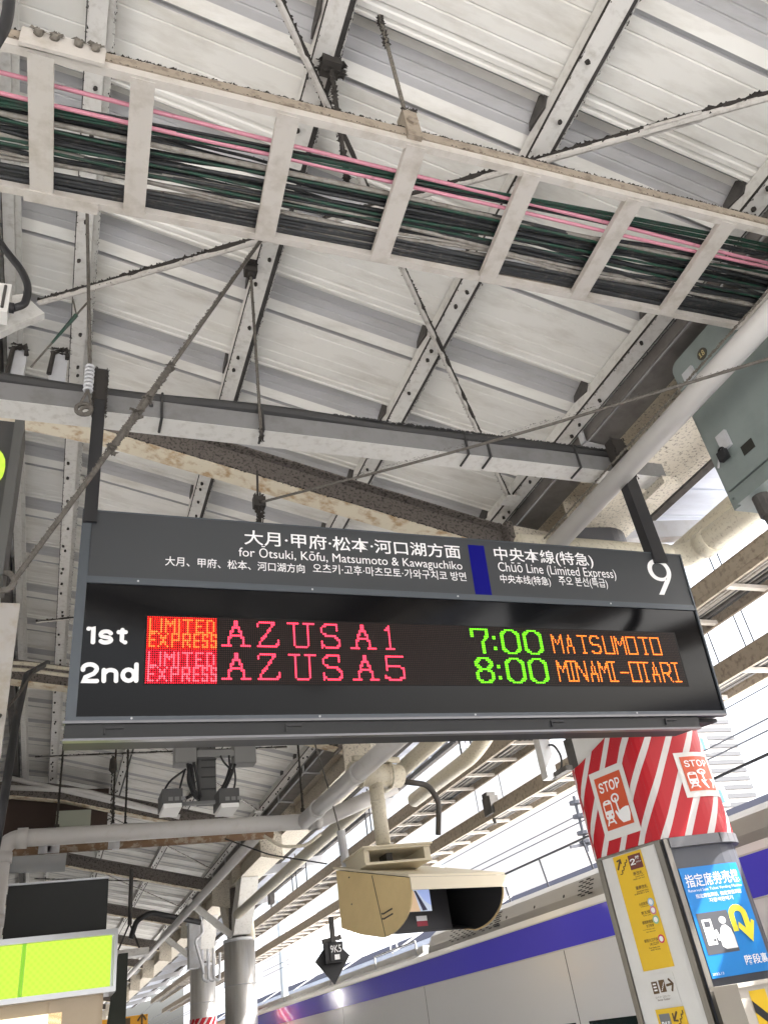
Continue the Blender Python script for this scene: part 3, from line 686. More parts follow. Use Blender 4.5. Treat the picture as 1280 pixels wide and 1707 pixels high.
# vertical wire rope with coiled end at left
X = at(148, 640, Y=2.9).x
t = thing('wire_rope', 'vertical wire rope at left ending in a bright coil and eye loop', 'rope', (X, 2.9, 4.3))
zc0, zc1, zl = at(148, 612, Y=2.9).z, at(148, 650, Y=2.9).z, at(140, 682, Y=2.9).z
b = MB(); b.tube([(at(152, 330, Y=2.9).x-.02, 2.9, at(152, 330, Y=2.9).z), (X, 2.9, zc0)], .009, 7); b.fuzz((X-.02, 2.9, zc0+.8), (X, 2.9, zc0), .008, 60, .009, 1); b.tube([(X, 2.9, zc1), (X-.03, 2.9, zl+.02)], .006, 6); b.tube([(X, 2.9, zc1), (X+.02, 2.9, zl+.03)], .006, 6); b.build('strand', [rope, dark], t)
b = MB()
for k in range(7): b.tube(arc((X, 2.9, zc1+(zc0-zc1)*k/6), (1, 0, 0), (0, 1, 0), .016, 0, 6.28, 10), .007, 6)
b.build('coil', steelg, t)
b = MB(); b.tube(arc((X-.01, 2.9, zl), (1, 0, .1), (0, 0, 1), .032, 0, 6.28, 14), .010, 6); b.tube(arc((X, 2.9, zl-.01), (1, 0, .1), (0, 0, 1), .022, 0, 6.28, 12), .008, 6); b.build('loop', rope, t)
# green sleeved wire
a0, a1, a2 = at(152, 498, Y=2.95), at(128, 525, Y=2.95), at(52, 612, Y=3.05)
t = thing('stay_wire', 'short green sleeved wire from the left purlin down to the beam', 'wire', a2)
b = MB(); b.tube([a0, a1], .005, 6); b.tube([a1.lerp(a2, .55), a2], .005, 6); b.tube([at(122, 498, Y=2.95), a1], .004, 6); b.build('strand', rope, t)
b = MB(); b.tube([a1, a1.lerp(a2, .12), a1.lerp(a2, .3), a1.lerp(a2, .55)], [.011, .010, .008, .006], 7); b.build('sleeve', green, t)
# small rods holding pipes, far left bay: bracket rod
# ================================================================ lamp bracket at the left edge
lp = at(8, 505, Y=2.75)
t = thing('platform_lamp', 'white lamp end on a folded plate with thick black lead at the left edge', 'lamp', (lp.x-.1, 2.75, lp.z))
b = MB(); A, B_, D_ = at(-40, 525, Y=2.85), at(75, 522, Y=2.85), at(40, 490, Y=2.85); E_ = at(-40, 575, Y=2.85)
b.prism([E_, at(28, 541, Y=2.85), B_, D_, at(-40, 500, Y=2.85)], (0, .04, 0)); b.build('mounting_plate', steelw, t)
b = MB(); xa, xb = at(-60, 500, Y=2.72).x, at(17, 500, Y=2.72).x; za_, zb_ = at(8, 525, Y=2.72).z, at(8, 478, Y=2.72).z
b.box((xa, 2.70, za_), (xb, 2.78, zb_)); b.tube([((xb-.022), 2.695, za_+.02), ((xb-.022), 2.695, zb_-.02)], .007, 6, 1); b.build('lamp_body', [whiteg, soot], t)
b = MB(); cpt = [at(-40, 330, Y=2.74), at(0, 405, Y=2.74), at(38, 452, Y=2.74), at(49, 480, Y=2.74), at(42, 508, Y=2.74), at(22, 514, Y=2.74)]
b.tube(bend(cpt, .08, 5), .017, 10); p = at(24, 514, Y=2.74); b.tube([p, p+Vector((-.05, 0, 0))], .024, 10); b.build('lead', black, t, True)
wire([at(18, -30, Y=1.2), at(14, 20, Y=1.2), at(8, 45, Y=1.2), at(-10, 75, Y=1.2)], .016, 'cable', 'thick black lead looping at the top left corner above the ladder', 'cable', black, sm=6)
# small white brackets standing behind the beam, left
for x0_, x1_, ytop in ((12, 40, 578), (82, 110, 585)):
    a, c = at(x0_, 625, Y=3.5), at(x1_, 625, Y=3.5); zt = at(x0_, ytop, Y=3.5).z
    b = MB(); b.box((a.x, 3.5, a.z-.15), (c.x, 3.56, zt)); b.tube([(a.x, 3.49, a.z), (a.x+.01, 3.49, zt-.02), (c.x-.01, 3.49, zt+.02), (c.x, 3.49, zt-.05)], .014, 6, 1); b.fuzz((a.x, 3.49, zt), (c.x, 3.49, zt), .015, 40, .03, 1)
    solo(b, 'angle_bracket', [steelg, dark], 'dusty upright angle bracket behind the beam, %s' % ('farther from the hanger' if x0_ < 50 else 'nearer the hanger'), 'bracket', 'angle brackets behind the beam')

# ================================================================ pipes
def pipe(pts, r, name, m, label, cat='pipe', rb=.16, joints=(), group=None, n=14):
    t = None; b = MB(); P = bend(pts, rb, 7); b.tube(P, r, n)
    for q, d in joints:
        q = Vector(q); d = Vector(d).normalized(); b.tube([q-d*.05, q+d*.05], r*1.13, n)
    return solo(b, name, m, label, cat, group, True)
PX = 2.93; PZ = 1.6+.878*PX
b = MB(); b.tube([(PX, .2, PZ), (PX, 3.93, PZ-.05)], .062, 20)
b.fuzz((PX-.05, .9, PZ+.04), (PX-.05, 3.8, PZ+.005), .016, 1500, .016, 1, (-.6, 0, .6))
solo(b, 'drain_pipe', [pipew, dust], 'thick white pipe running diagonally from the right edge to behind the board, dusty on top', 'pipe', smooth=True)
pipe([(2.72, 3.86, 4.16), (4.08, 3.84, 4.15), (4.08, .4, 4.02)], .088, 'drain_pipe', pipec, 'speckled cream pipe passing behind the board right corner and bending back over the platform', rb=.2, joints=(((2.95, 3.86, 4.158), (1, 0, 0)), ((3.86, 3.845, 4.15), (1, 0, 0)), ((4.08, 3.6, 4.14), (0, 1, .04))))
pipe([(4.3, .4, 4.42), (4.3, 7.0, 4.3), (4.12, 7.6, 3.95), (4.12, 9.4, 3.95)], .085, 'drain_pipe', pipec, 'speckled cream pipe under the outer roof, ending at the sloping sky gap', rb=.25)
b = MB(); hy = 9.2; hz = at(300, 1382, Y=hy).z; hx0, hx1 = at(8, 1390, Y=hy).x, at(575, 1360, Y=hy).x
P = bend([(hx0, hy, .2), (hx0, hy, hz), (hx1-.3, hy, hz), (hx1+.55, hy-.35, hz+.26)], .16, 7); b.tube(P, .085, 14)
for q, d in (((hx0, hy, hz-.18), (0, 0, 1)), ((hx0, hy, hz-.75), (0, 0, 1)), ((hx0+.17, hy, hz), (1, 0, 0)), ((2.75, hy, hz), (1, 0, 0)), ((hx1-.35, hy, hz), (1, 0, 0))):
    q = Vector(q); d = Vector(d); b.tube([q-d*.05, q+d*.05], .1, 14)
solo(b, 'drain_pipe', pipew, 'long level white pipe below the board, turning down at the left behind the black panel', 'pipe', smooth=True)
b = MB(); rp0, rp1 = at(20, 1419, Y=hy+.4), at(455, 1390, Y=hy+.4); b.tube([rp0, rp1], .052, 10)
for px in (75, 90, 190): 
    q = at(px, 1418-(px-20)*.066, Y=hy+.4); b.box((q.x-.06, q.y-.06, q.z-.055), (q.x+.06, q.y+.05, q.z+.055), 1)
solo(b, 'rusty_pipe', [rustp, steelg], 'thin rust brown pipe with pale couplings under the long level white pipe', 'pipe', smooth=True)
pipe([(2.63, 9.2, hz), (2.63, 4.2, hz-.12)], .085, 'drain_pipe', pipew, 'cream white pipe branching toward the board from the long level pipe', joints=(((2.63, 8.6, hz-.015), (0, 1, 0)), ((2.63, 7.2, hz-.045), (0, 1, 0))))
pa, pb2 = at(428, 1394, X=2.2), at(212, 1630, X=2.2)
pipe([pa, pb2], .06, 'conduit_pipe', pipew, 'slim pale pipe slanting down past the far column to the lower left', 'pipe')
mp = [(3.52, 4.95, 4.02), (3.52, 9.6, 3.98), (3.45, 17.2, 3.9)]
pipe(mp, .085, 'drain_pipe', pipec, 'speckled pipe running away along the column row behind the monitor post', joints=(((3.52, 8.6, 3.985), (0, 1, 0)),))
for (pxa, pya, pxb, pyb, lab) in ((117, 1238, 95, 1378, 'leftmost dark hanger rod dropping to the level white pipe'), (218, 1238, 209, 1374, 'second dark hanger rod from the left, near the twin cameras'), (500, 1232, 505, 1350, 'dark hanger rod right of the twin cameras, dropping to the pipe branch')):
    q = at(pxb, pyb, Y=hy); b = MB(); tp = Vector((q.x, q.y, roofz(q.x)+.05)); b.tube([q, tp], .012, 6); b.fuzz(q, tp, .012, 160, .02, 0); b.blob(q, .03)
    solo(b, 'hanger_rod', dark, lab, 'rod', 'hanger rods of the level pipe')
q = at(189, 1275, Y=8.3); q2 = at(188, 1372, Y=8.3)
b = MB(); b.tube([q2, (q2.x, 8.3, roofz(q2.x))], .01, 6); b.blob(q, .06, 0, (.7, .7, 1.6)); b.fuzz(q+Vector((0, 0, .1)), q2, .02, 160, .025, 0)
solo(b, 'hanger_rod', dark, 'dark hanger rod with a clotted clamp, third from the left', 'rod', 'hanger rods of the level pipe')
wire([at(524, 1236, Y=7.5), at(548, 1315, Y=8), at(566, 1385, Y=8.4)], .008, 'stay_wire', 'thin wire slanting across the cream pipes left of the monitor', 'wire', rope, (60, .01))
b = MB(); p = at(568, 1385, Y=8.4); b.tube([p, p+Vector((.02, 0, -.36))], .045, 10); b.fuzz(p, p+Vector((0, 0, -.3)), .045, 40, .02, 1)
solo(b, 'wire_weight', [steelg, dark], 'grey cylinder hanging on a wire end beside the monitor bracket', 'weight')
wire([at(375, 1398, Y=9.0), at(450, 1425, Y=9.0), at(545, 1440, Y=9.0)], .008, 'cable', 'thin black cable sagging from the rusty pipe to the monitor bracket', 'cable', bcab, (40, .012))
wire([at(440, 1393, Y=9.3), at(470, 1412, Y=9.3), at(510, 1410, Y=9.3), at(535, 1390, Y=9.3)], .018, 'cable', 'cream cable hanging in a bow under the level pipe', 'cable', pipec)

# ================================================================ column with the STOP wrap
POL = [Vector((x, y, 0)) for x, y in ((3.14, 4.5), (3.265, 4.02), (3.62, 3.965))]
cor = [Vector((3.62+.245*math.sin(t), 4.205-.24*math.cos(t), 0)) for t in [math.radians(a) for a in (14, 28, 42, 56, 70, 84, 98)]]
POL += cor + [Vector((3.85, 4.42, 0)), Vector((3.7, 4.62, 0)), Vector((3.4, 4.66, 0)), Vector((3.22, 4.6, 0))]
NP = len(POL); cum = [0]
for i in range(NP): cum.append(cum[-1] + (POL[(i+1) % NP]-POL[i]).length)
def per(s, z, d=0):
    s = s % cum[-1]
    for i in range(NP):
        if s <= cum[i+1]:
            a, c = POL[i], POL[(i+1) % NP]; t = (s-cum[i])/(cum[i+1]-cum[i]); q = a.lerp(c, t); dr = (c-a).normalized(); nn = Vector((dr.y, -dr.x, 0))
            # soften the normal near the polygon joints on the rounded side
            if 2 <= i < 10: ctr = Vector((3.6, 4.2, 0)); nn = (nn+(q-ctr).normalized()).normalized()
            return Vector((q.x, q.y, z)) + nn*d
sB = cum[1]; sC = cum[2]
PAB = Plane((3.14, 4.5, 0), POL[1]-POL[0], (0, 0, 1)); PBC = Plane((3.265, 4.02, 0), POL[2]-POL[1], (0, 0, 1))
zb0, zb1 = at(1101, 1399, Y=4.02).z, at(960, 1282, Y=4.5).z
col = thing('platform_column', 'near platform column wrapped in a red and white striped STOP band, with yellow and blue signs', 'column', (3.5, 4.3, 0))
def ring(b, z0, z1, d, s0=0, s1=None, mi=0, th=None, n=60):
    s1 = cum[-1] if s1 is None else s1; ss = sorted(set([s0+(s1-s0)*i/n for i in range(n+1)] + [c for c in cum if s0 < c < s1]))
    for a, c in zip(ss[:-1], ss[1:]):
        e = 1e-5
        p, q, r_, t_ = per(a+e, z0, d), per(c-e, z0, d), per(c-e, z1, d), per(a+e, z1, d)
        b.add([p, q, r_, t_], [(0, 1, 2, 3)], mi)
        if th:
            p2, q2, r2, t2 = per(a+e, z0, d-th), per(c-e, z0, d-th), per(c-e, z1, d-th), per(a+e, z1, d-th)
            b.add([p, q, q2, p2], [(3, 2, 1, 0)], mi); b.add([t_, r_, r2, t2], [(0, 1, 2, 3)], mi)
core = MB(); ring(core, 0, 4.46, 0); core.build('shaft', dgrey, col)
# striped band: slanting stripes as strips of the band surface
bm_ = bpy.data.materials.new('stop stripes'); bm_.use_nodes = True; n_ = bm_.node_tree
bs = n_.nodes['Principled BSDF']; bs.inputs['Roughness'].default_value = .4; bs.inputs['Specular IOR Level'].default_value = .3
uvn = n_.nodes.new('ShaderNodeUVMap'); uvn.uv_map = 'band'; sx = n_.nodes.new('ShaderNodeSeparateXYZ')
ml = n_.nodes.new('ShaderNodeMath'); ml.operation = 'MULTIPLY_ADD'; ml.inputs[1].default_value = -.66
fr = n_.nodes.new('ShaderNodeMath'); fr.operation = 'DIVIDE'; fr.inputs[1].default_value = .148
fl = n_.nodes.new('ShaderNodeMath'); fl.operation = 'FRACT'; gt = n_.nodes.new('ShaderNodeMath'); gt.operation = 'GREATER_THAN'; gt.inputs[1].default_value = .31
mx = n_.nodes.new('ShaderNodeMix'); mx.data_type = 'RGBA'; mx.inputs[6].default_value = (.66, .63, .61, 1); mx.inputs[7].default_value = (.46, .014, .022, 1)
lk = n_.links.new
lk(uvn.outputs[0], sx.inputs[0]); lk(sx.outputs[1], ml.inputs[0]); lk(sx.outputs[0], ml.inputs[2]); lk(ml.outputs[0], fr.inputs[0]); lk(fr.outputs[0], fl.inputs[0]); lk(fl.outputs[0], gt.inputs[0]); lk(gt.outputs[0], mx.inputs[0]); lk(mx.outputs[2], bs.inputs['Base Color'])
def band(z0, z1, d, perf, total, parent, name='striped_band', zt=lambda s: 0):
    b = MB(); n = 72; uvs = []
    for i in range(n):
        a, c = total*i/n, total*(i+1)/n
        b.add([perf(a+1e-5, z0, d), perf(c-1e-5, z0, d), perf(c-1e-5, z1+zt(c), d), perf(a+1e-5, z1+zt(a), d)], [(0, 1, 2, 3)])
        uvs += [(a, z0), (c, z0), (c, z1+zt(c)), (a, z1+zt(a))]
    for (zz, fl_) in ((z0, 1), (z1, 0)):
        for i in range(n):
            a, c = total*i/n, total*(i+1)/n; za2, zc2 = (zt(a), zt(c)) if not fl_ else (0, 0)
            q = [perf(a+1e-5, zz+za2, d), perf(c-1e-5, zz+zc2, d), perf(c-1e-5, zz+zc2, d-.012), perf(a+1e-5, zz+za2, d-.012)]
            b.add(q, [(3, 2, 1, 0) if fl_ else (0, 1, 2, 3)]); uvs += [(a, zz), (c, zz), (c, zz), (a, zz)]
    me_sm = len(b.f); o = b.build(name, bm_, parent); o.data.polygons.foreach_set('use_smooth', [i < n for i in range(me_sm)]); l = o.data.uv_layers.new(name='band')
    for poly in o.data.polygons:
        for li, vi in zip(poly.loop_indices, poly.vertices): l.data[li].uv = uvs[vi]
    return o
def perr(s, z, d):       # the wrap rounds the edges of the shaft
    q = Vector((0, 0, 0))
    for k in range(-4, 5): q += per(s+.015*k, z, d)
    return q/9
sband = band(zb0, zb1, .023, perr, cum[-1], col, zt=lambda s: .16*max(0, min(1, (s-.05)/.45))*(1 if s < 1.3 else max(0, 1-(s-1.3)/.4)))
# frames, panels
def vstrip(s0, s1, z0, z1, d, m, name, th=.02):
    b = MB(); ring(b, z0, z1, d, s0, s1, 0, th, 2)
    for s in (s0, s1):
        p = [per(s, z0, d), per(s, z1, d), per(s, z1, d-th), per(s, z0, d-th)]; b.add(p, [(0, 1, 2, 3), (3, 2, 1, 0)])
    return b.build(name, m, col)
vstrip(.0, .035, .1, zb0-.004, .022, framem, 'frame_strip'); vstrip(sB-.04, sB+.0, .1, zb0-.004, .022, framem, 'frame_strip'); vstrip(sB+.0, sB+.03, .1, zb0-.004, .022, framem, 'frame_strip')
vstrip(.02, sB-.02, zb0-.014, zb0-.003, .024, framem, 'frame_strip')
vstrip(.035, sB-.04, .1, zb0-.014, .008, whiteg, 'panel', .007)
vstrip(.0, .05, zb1+.0, 4.2, .012, soot, 'frame_strip'); vstrip(.05, .37, zb1+.0, 4.2, .008, whiteg, 'panel', .007)
sD = sC+sum((cor[i+1]-cor[i]).length for i in range(6))+.02
b = MB(); ring(b, zb0-.055, zb0-.002, .03, sB+.03, sD+.25, 0, .03, 24); b.build('bumper_trim', mat('grey rubber trim', (.16, .16, .17), .3), col)
# STOP signs
def decal(parent, fnp, pl, corners, content):
    pass
def stopsign(Pl, xs, white_px, in_u):
    (x0, y0), (x1, y1), (x2, y2) = white_px            # top-left, top-right, bottom-left
    uv0, uv1, uv2 = Pl.px(x0, y0), Pl.px(x1, y1), Pl.px(x2, y2)
    return uv0, uv1, uv2
def hand_icon(b, fn, u0, u1, v0, v1, d, mi):
    W, H = u1-u0, v1-v0
    pt = lambda x, y, e=0: fn(u0+W*x, v0+H*y, d+e)
    b.add([pt(*q) for q in ((.52, .42), (.58, .42), (.60, .66), (.72, .62), (.86, .60), (.97, .62), (.97, .80), (.9, 1.0), (.62, 1.0), (.5, .86), (.42, .66), (.46, .62), (.54, .72))], [tuple(range(12, -1, -1))], mi)
    for i in range(14):       # ring round the finger tip
        a, c = math.radians(i*360/14), math.radians((i+1)*360/14)
        b.add([pt(.55+r*math.cos(t)*1.0, .30+r*math.sin(t)*.8, .0004) for t, r in ((a, .10), (c, .10), (c, .16), (a, .16))], [(0, 1, 2, 3)], mi)
    b.add([pt(.515, .30, .0006), pt(.585, .30, .0006), pt(.585, .45, .0006), pt(.515, .45, .0006)], [(0, 1, 2, 3)], mi)
def train_icon(b, fn, u0, u1, v0, v1, d, mi, mo):
    W, H = u1-u0, v1-v0
    pt = lambda x, y, e=0: fn(u0+W*x, v0+H*y, d+e)
    b.add([pt(*q) for q in ((.0, .45), (.02, .38), (.1, .34), (.3, .34), (.38, .38), (.40, .45), (.40, .78), (.36, .84), (.04, .84), (.0, .78))], [tuple(range(9, -1, -1))], mi)
    b.add([pt(x, y, .0006) for x, y in ((.05, .46), (.35, .46), (.35, .62), (.05, .62))], [(3, 2, 1, 0)], mo)
    b.add([pt(x, y, .0006) for x, y in ((.14, .375), (.26, .375), (.26, .41), (.14, .41))], [(3, 2, 1, 0)], mo)
    for cx in (.09, .31): b.add([pt(cx+.035*math.cos(t), .74+.03*math.sin(t), .0006) for t in [k*math.pi/4 for k in range(8)]], [tuple(range(8))], mo)
    for q in (((.08, .84), (.15, .84), (.05, 1.0), (-.02, 1.0)), ((.25, .84), (.32, .84), (.42, 1.0), (.35, 1.0)), ((.05, .9), (.35, .9), (.36, .94), (.04, .94))):
        b.add([pt(x, y, .0004) for x, y in q], [(3, 2, 1, 0)], mi)
def stop_plate(fn, s0, s1, z0, z1, d):
    b = MB(); rect(b, lambda s, z, e: fn(s, z, e), s0, z0, s1, z1, d, 0, 8); plate = b.build('stop_plate', whiteg, sband)
    ws, hs = s1-s0, z1-z0; a0, a1, c0, c1 = s0+.12*ws, s1-.12*ws, z0+.10*hs, z1-.13*hs
    b = MB(); rect(b, fn, a0, c0, a1, c1, d+.002, 0, 8)
    W, H = a1-a0, c1-c0
    text(b, 'STOP', fn, a0+.1*W, c0+.11*H, a1-.1*W, c0+.31*H, .015, d+.0035, 1)
    train_icon(b, fn, a0+.08*W, a0+.88*W, c0+.22*H, c0+.92*H, d+.0035, 1, 0)
    hand_icon(b, fn, a0+.06*W, a0+1.0*W, c0+.26*H, c0+.94*H, d+.0035, 1)
    b.build('stop_print', [orange, white], sband)
u0, z0 = PAB.px(985, 1292); u1, _ = PAB.px(1038, 1264); _, z1 = PAB.px(1013, 1404)
stop_plate(per, u0, u1, z0, z1, .026)
v0_, z0 = PBC.px(1117, 1258); v1_, _ = PBC.px(1172, 1252); _, z1 = PBC.px(1140, 1332)
stop_plate(per, sB+v0_, sB+v1_+.03, z0, z1, .026)
# yellow guide sign on the left face
def fAB(u, z, d): return PAB.pt(u, z, d+.008)
def sign_rect(b, x0, y0, x1, y1, xb, yb, Pl, fn, d, mi=0, th=.004):
    (u0, z0), (u1, _), (_, z1) = Pl.px(x0, y0), Pl.px(x1, y1), Pl.px(xb, yb)
    rect(b, fn, u0, z0, u1, z1, d, mi, 1, th); return u0, u1, z0, z1
def stairs(b, fn, u0, u1, z0, z1, d, mi, up=True):
    n = 4; W, H = u1-u0, z1-z0; t = .13*W
    for i in range(n):
        x = u0+W*(i/n); y = z1-H*(i/n) 
        rect(b, fn, x, y, x+W/n+t*.2, y-H*.07, d, mi); rect(b, fn, x+W/n-t*.1, y-H*.07, x+W/n+t*.8, y-H/n, d+.0003, mi)
b = MB(); u0, u1, z0, z1 = sign_rect(b, 1023, 1430, 1068, 1413, 1077, 1619, PAB, fAB, .006)
ysg = b.build('guide_sign', yel, col)
b = MB(); W, H = u1-u0, z1-z0
sq = lambda a, c, e, g, d, mi: rect(b, fAB, u0+W*a, z0+H*c, u0+W*e, z0+H*g, d, mi)
sq(.52, .025, .96, .155, .0075, 1)
text(b, '2', fAB, u0+.56*W, z0+.06*H, u0+.74*W, z0+.115*H, .02, .009, 2); text(b, '階', fAB, u0+.77*W, z0+.045*H, u0+.9*W, z0+.075*H, .01, .009, 2); text(b, '2nd Floor', fAB, u0+.76*W, z0+.09*H, u0+.94*W, z0+.103*H, .005, .009, 2)
stairs(b, fAB, u0+.12*W, u0+.44*W, z0+.05*H, z0+.17*H, .0075, 0); stroke(b, fAB, [(u0+.1*W, z0+.115*H), (u0+.24*W, z0+.04*H)], .006, .008, 0); stroke(b, fAB, [(u0+.13*W, z0+.045*H), (u0+.25*W, z0+.038*H), (u0+.25*W, z0+.07*H)], .005, .0086, 0)
for txt, a, c, e, g in (('南改札', .55, .175, .88, .21), ('South Gate', .6, .215, .9, .227), ('南检票口 남쪽 개찰구', .5, .235, .9, .247), ('東南改札', .5, .30, .9, .335), ('Southeast Gate', .5, .342, .9, .355), ('东南检票口 남동', .4, .362, .9, .375),
                        ('小田急線', .45, .445, .75, .472), ('Odakyu Line', .5, .478, .75, .488), ('京王線', .45, .52, .75, .547), ('Keio Line', .5, .553, .75, .563), ('都営新宿線', .4, .60, .75, .628), ('京王新線', .5, .635, .75, .66), ('Toei Shinjuku Line', .35, .67, .75, .68), ('Keio New Line', .45, .69, .75, .70),
                        ('都営大江戸線', .3, .75, .75, .778), ('大江戸', .45, .785, .75, .81), ('Toei Oedo Line', .38, .82, .75, .832), ('地铁 대강호', .42, .84, .75, .852)):
    text(b, txt, fAB, u0+a*W, z0+c*H, u0+e*W, z0+g*H, .008, .0075, 0)
def discs(cx, cz, r, mi, d):
    b.add([fAB(cx+r*math.cos(t), cz+r*math.sin(t), d) for t in [-k*math.pi/7 for k in range(14)]], [tuple(range(14))], mi)
for cz, mi in ((.46, 3), (.53, 4), (.61, 5), (.77, 6)):
    discs(u0+.86*W, z0+cz*H, .022, mi, .0075); discs(u0+.86*W, z0+cz*H, .014, 2, .0085)
b.build('guide_print', [txtd, brown, white, mat('pale blue dot', (.3, .5, .7), .5), mat('pink dot', (.6, .2, .3), .5), mat('leaf dot', (.25, .5, .3), .5), mat('magenta dot', (.6, .02, .1), .5)], ysg)
b = MB(); u0, u1, z0, z1 = sign_rect(b, 1079, 1627, 1122, 1618, 1093, 1677, PAB, fAB, .006); wsg = b.build('guide_sign', whiteg, col)
b = MB(); W, H = u1-u0, z1-z0
sq(.12, .22, .34, .62, .0075, 0); sq(.40, .20, .62, .60, .0075, 0)
for k in range(3): sq(.17, .28+.1*k, .29, .33+.1*k, .0085, 1)
stairs(b, fAB, u0+.44*W, u0+.58*W, z0+.28*H, z0+.55*H, .0085, 1)
stroke(b, fAB, [(u0+.68*W, z0+.4*H), (u0+.9*W, z0+.37*H)], .006, .008, 0); stroke(b, fAB, [(u0+.8*W, z0+.22*H), (u0+.91*W, z0+.37*H), (u0+.83*W, z0+.58*H)], .006, .0086, 0)
text(b, 'エレベーター  エスカレーター', fAB, u0+.14*W, z0+.70*H, u0+.7*W, z0+.77*H, .004, .0075, 0)
text(b, 'Elevator  Escalator', fAB, u0+.2*W, z0+.80*H, u0+.66*W, z0+.86*H, .004, .0075, 0)
b.build('guide_print', [txtd, white], wsg)
b = MB(); u0, u1, z0, z1 = sign_rect(b, 1094, 1683, 1140, 1675, 1118, 1790, PAB, fAB, .006); ysg2 = b.build('guide_sign', yel, col)
b = MB(); W, H = u1-u0, z1-z0
sq(.08, .08, .46, .5, .0075, 1); text(b, 'B1', fAB, u0+.13*W, z0+.2*H, u0+.32*W, z0+.34*H, .02, .009, 2); text(b, '階', fAB, u0+.34*W, z0+.2*H, u0+.44*W, z0+.28*H, .02, .009, 2)
stairs(b, fAB, u0+.62*W, u0+.92*W, z0+.06*H, z0+.34*H, .0075, 0); stroke(b, fAB, [(u0+.72*W, z0+.08*H), (u0+.58*W, z0+.2*H)], .006, .008, 0); stroke(b, fAB, [(u0+.58*W, z0+.1*H), (u0+.575*W, z0+.205*H), (u0+.7*W, z0+.21*H)], .005, .0086, 0)
b.build('guide_print', [txtd, mat('grey sign patch', (.2, .2, .2), .5), white], ysg2)
# blue poster on the dark face
def fBC(u, z, d): return per(sB+u, z, d+.006)
(u0, z0), (u1, _), (_, z1) = PBC.px(1128, 1449), PBC.px(1227, 1437), PBC.px(1188, 1632)
b = MB(); rect(b, fBC, u0, z0, u1, z1, .006, 0, 12, .005); pst = b.build('poster', skyb, col)
b = MB(); W, H = u1-u0, z1-z0
sq = lambda a, c, e, g, d, mi: rect(b, fBC, u0+W*a, z0+H*c, u0+W*e, z0+H*g, d, mi, 6)
text(b, '指定席券売機', fBC, u0+.05*W, z0+.065*H, u0+.95*W, z0+.19*H, .012, .0075, 0)
text(b, 'Reserved Seat Ticket Vending Machine', fBC, u0+.05*W, z0+.205*H, u0+.95*W, z0+.24*H, 0, .0075, 0)
text(b, '指定席售票机  指定席售票機', fBC, u0+.14*W, z0+.255*H, u0+.9*W, z0+.295*H, .012, .0075, 0)
text(b, '지정석판매기', fBC, u0+.33*W, z0+.305*H, u0+.72*W, z0+.345*H, .012, .0075, 0)
sq(.05, .43, .55, .80, .0075, 2)
sq(.1, .49, .25, .72, .0088, 0); sq(.13, .51, .22, .56, .0098, 2); sq(.2, .67, .24, .69, .0098, 2)
pt = lambda x, y, d: fBC(u0+W*x, z0+H*y, d)
b.add([pt(.43+.055*math.cos(t), .515+.034*math.sin(t), .0088) for t in [k*math.pi/8 for k in range(16)]], [tuple(range(16))], 0)
b.add([pt(*q, .0088) for q in ((.31, .74), (.31, .68), (.36, .585), (.4, .56), (.46, .56), (.52, .60), (.54, .66), (.54, .77), (.36, .77))], [tuple(range(9))], 0)
ribbon(b, fBC, [(u0+.36*W, z0+.64*H), (u0+.3*W, z0+.68*H), (u0+.27*W, z0+.6*H)], .01, .0094, 0)
A = [(.66+.09*math.cos(math.radians(a)), .50+.075*math.sin(math.radians(a))) for a in range(180, 361, 15)]
A = [(.57, .63)] + A + [(.80, .56), (.80, .66)]
ribbon(b, fBC, [(u0+W*x, z0+H*y) for x, y in ([(.60, .62)]+[(.70+.10*math.cos(math.radians(a)), .49+.07*math.sin(math.radians(a))) for a in range(180, 361, 20)]+[(.80, .64)])], .016, .0078, 1)
b.add([pt(*q, .0125) for q in ((.64, .60), (.80, .74), (.93, .56), (.88, .54), (.79, .64), (.67, .55))], [(0, 1, 4, 5), (1, 2, 3, 4)], 1)
text(b, '階段裏', fBC, u0+.58*W, z0+.845*H, u0+.96*W, z0+.93*H, .012, .0075, 0)
text(b, '2022.12', fBC, u0+.02*W, z0+.955*H, u0+.2*W, z0+.975*H, .002, .0075, 0)
b.build('poster_print', [white, yarrow, dgrey], pst)
# cabinet at the foot of that column
cz = at(1222, 1648, Y=3.75).z; cx = at(1222, 1648, Y=3.75).x
t = thing('control_cabinet', 'beige cabinet with yellow and black hazard stripes at the lower right corner', 'cabinet', (cx+.25, 3.85, 0))
b = MB(); b.frame((cx, 3.72, 0), (.55, -.03, 0), (.03, .22, 0), (0, 0, cz)); b.frame((cx-.012, 3.70, cz), (.58, -.03, 0), (.03, .25, 0), (0, 0, .018)); b.build('body', kioskm if False else mat('beige cabinet', (.55, .5, .43), .45), t)
b = MB(); f = Plane((cx, 3.72, 0), (.55, -.03, 0), (0, 0, 1))
rect(b, f.pt, .055, cz-.9, .155, cz-.02, .002)
for k in range(9):
    z = cz-.06-.1*k; b.add([f.pt(.055, z, .0035), f.pt(.155, z-.09, .0035), f.pt(.155, z-.14, .0035), f.pt(.055, z-.05, .0035)], [(3, 2, 1, 0)], 1)
b.build('hazard_stripes', [yel, black], t)

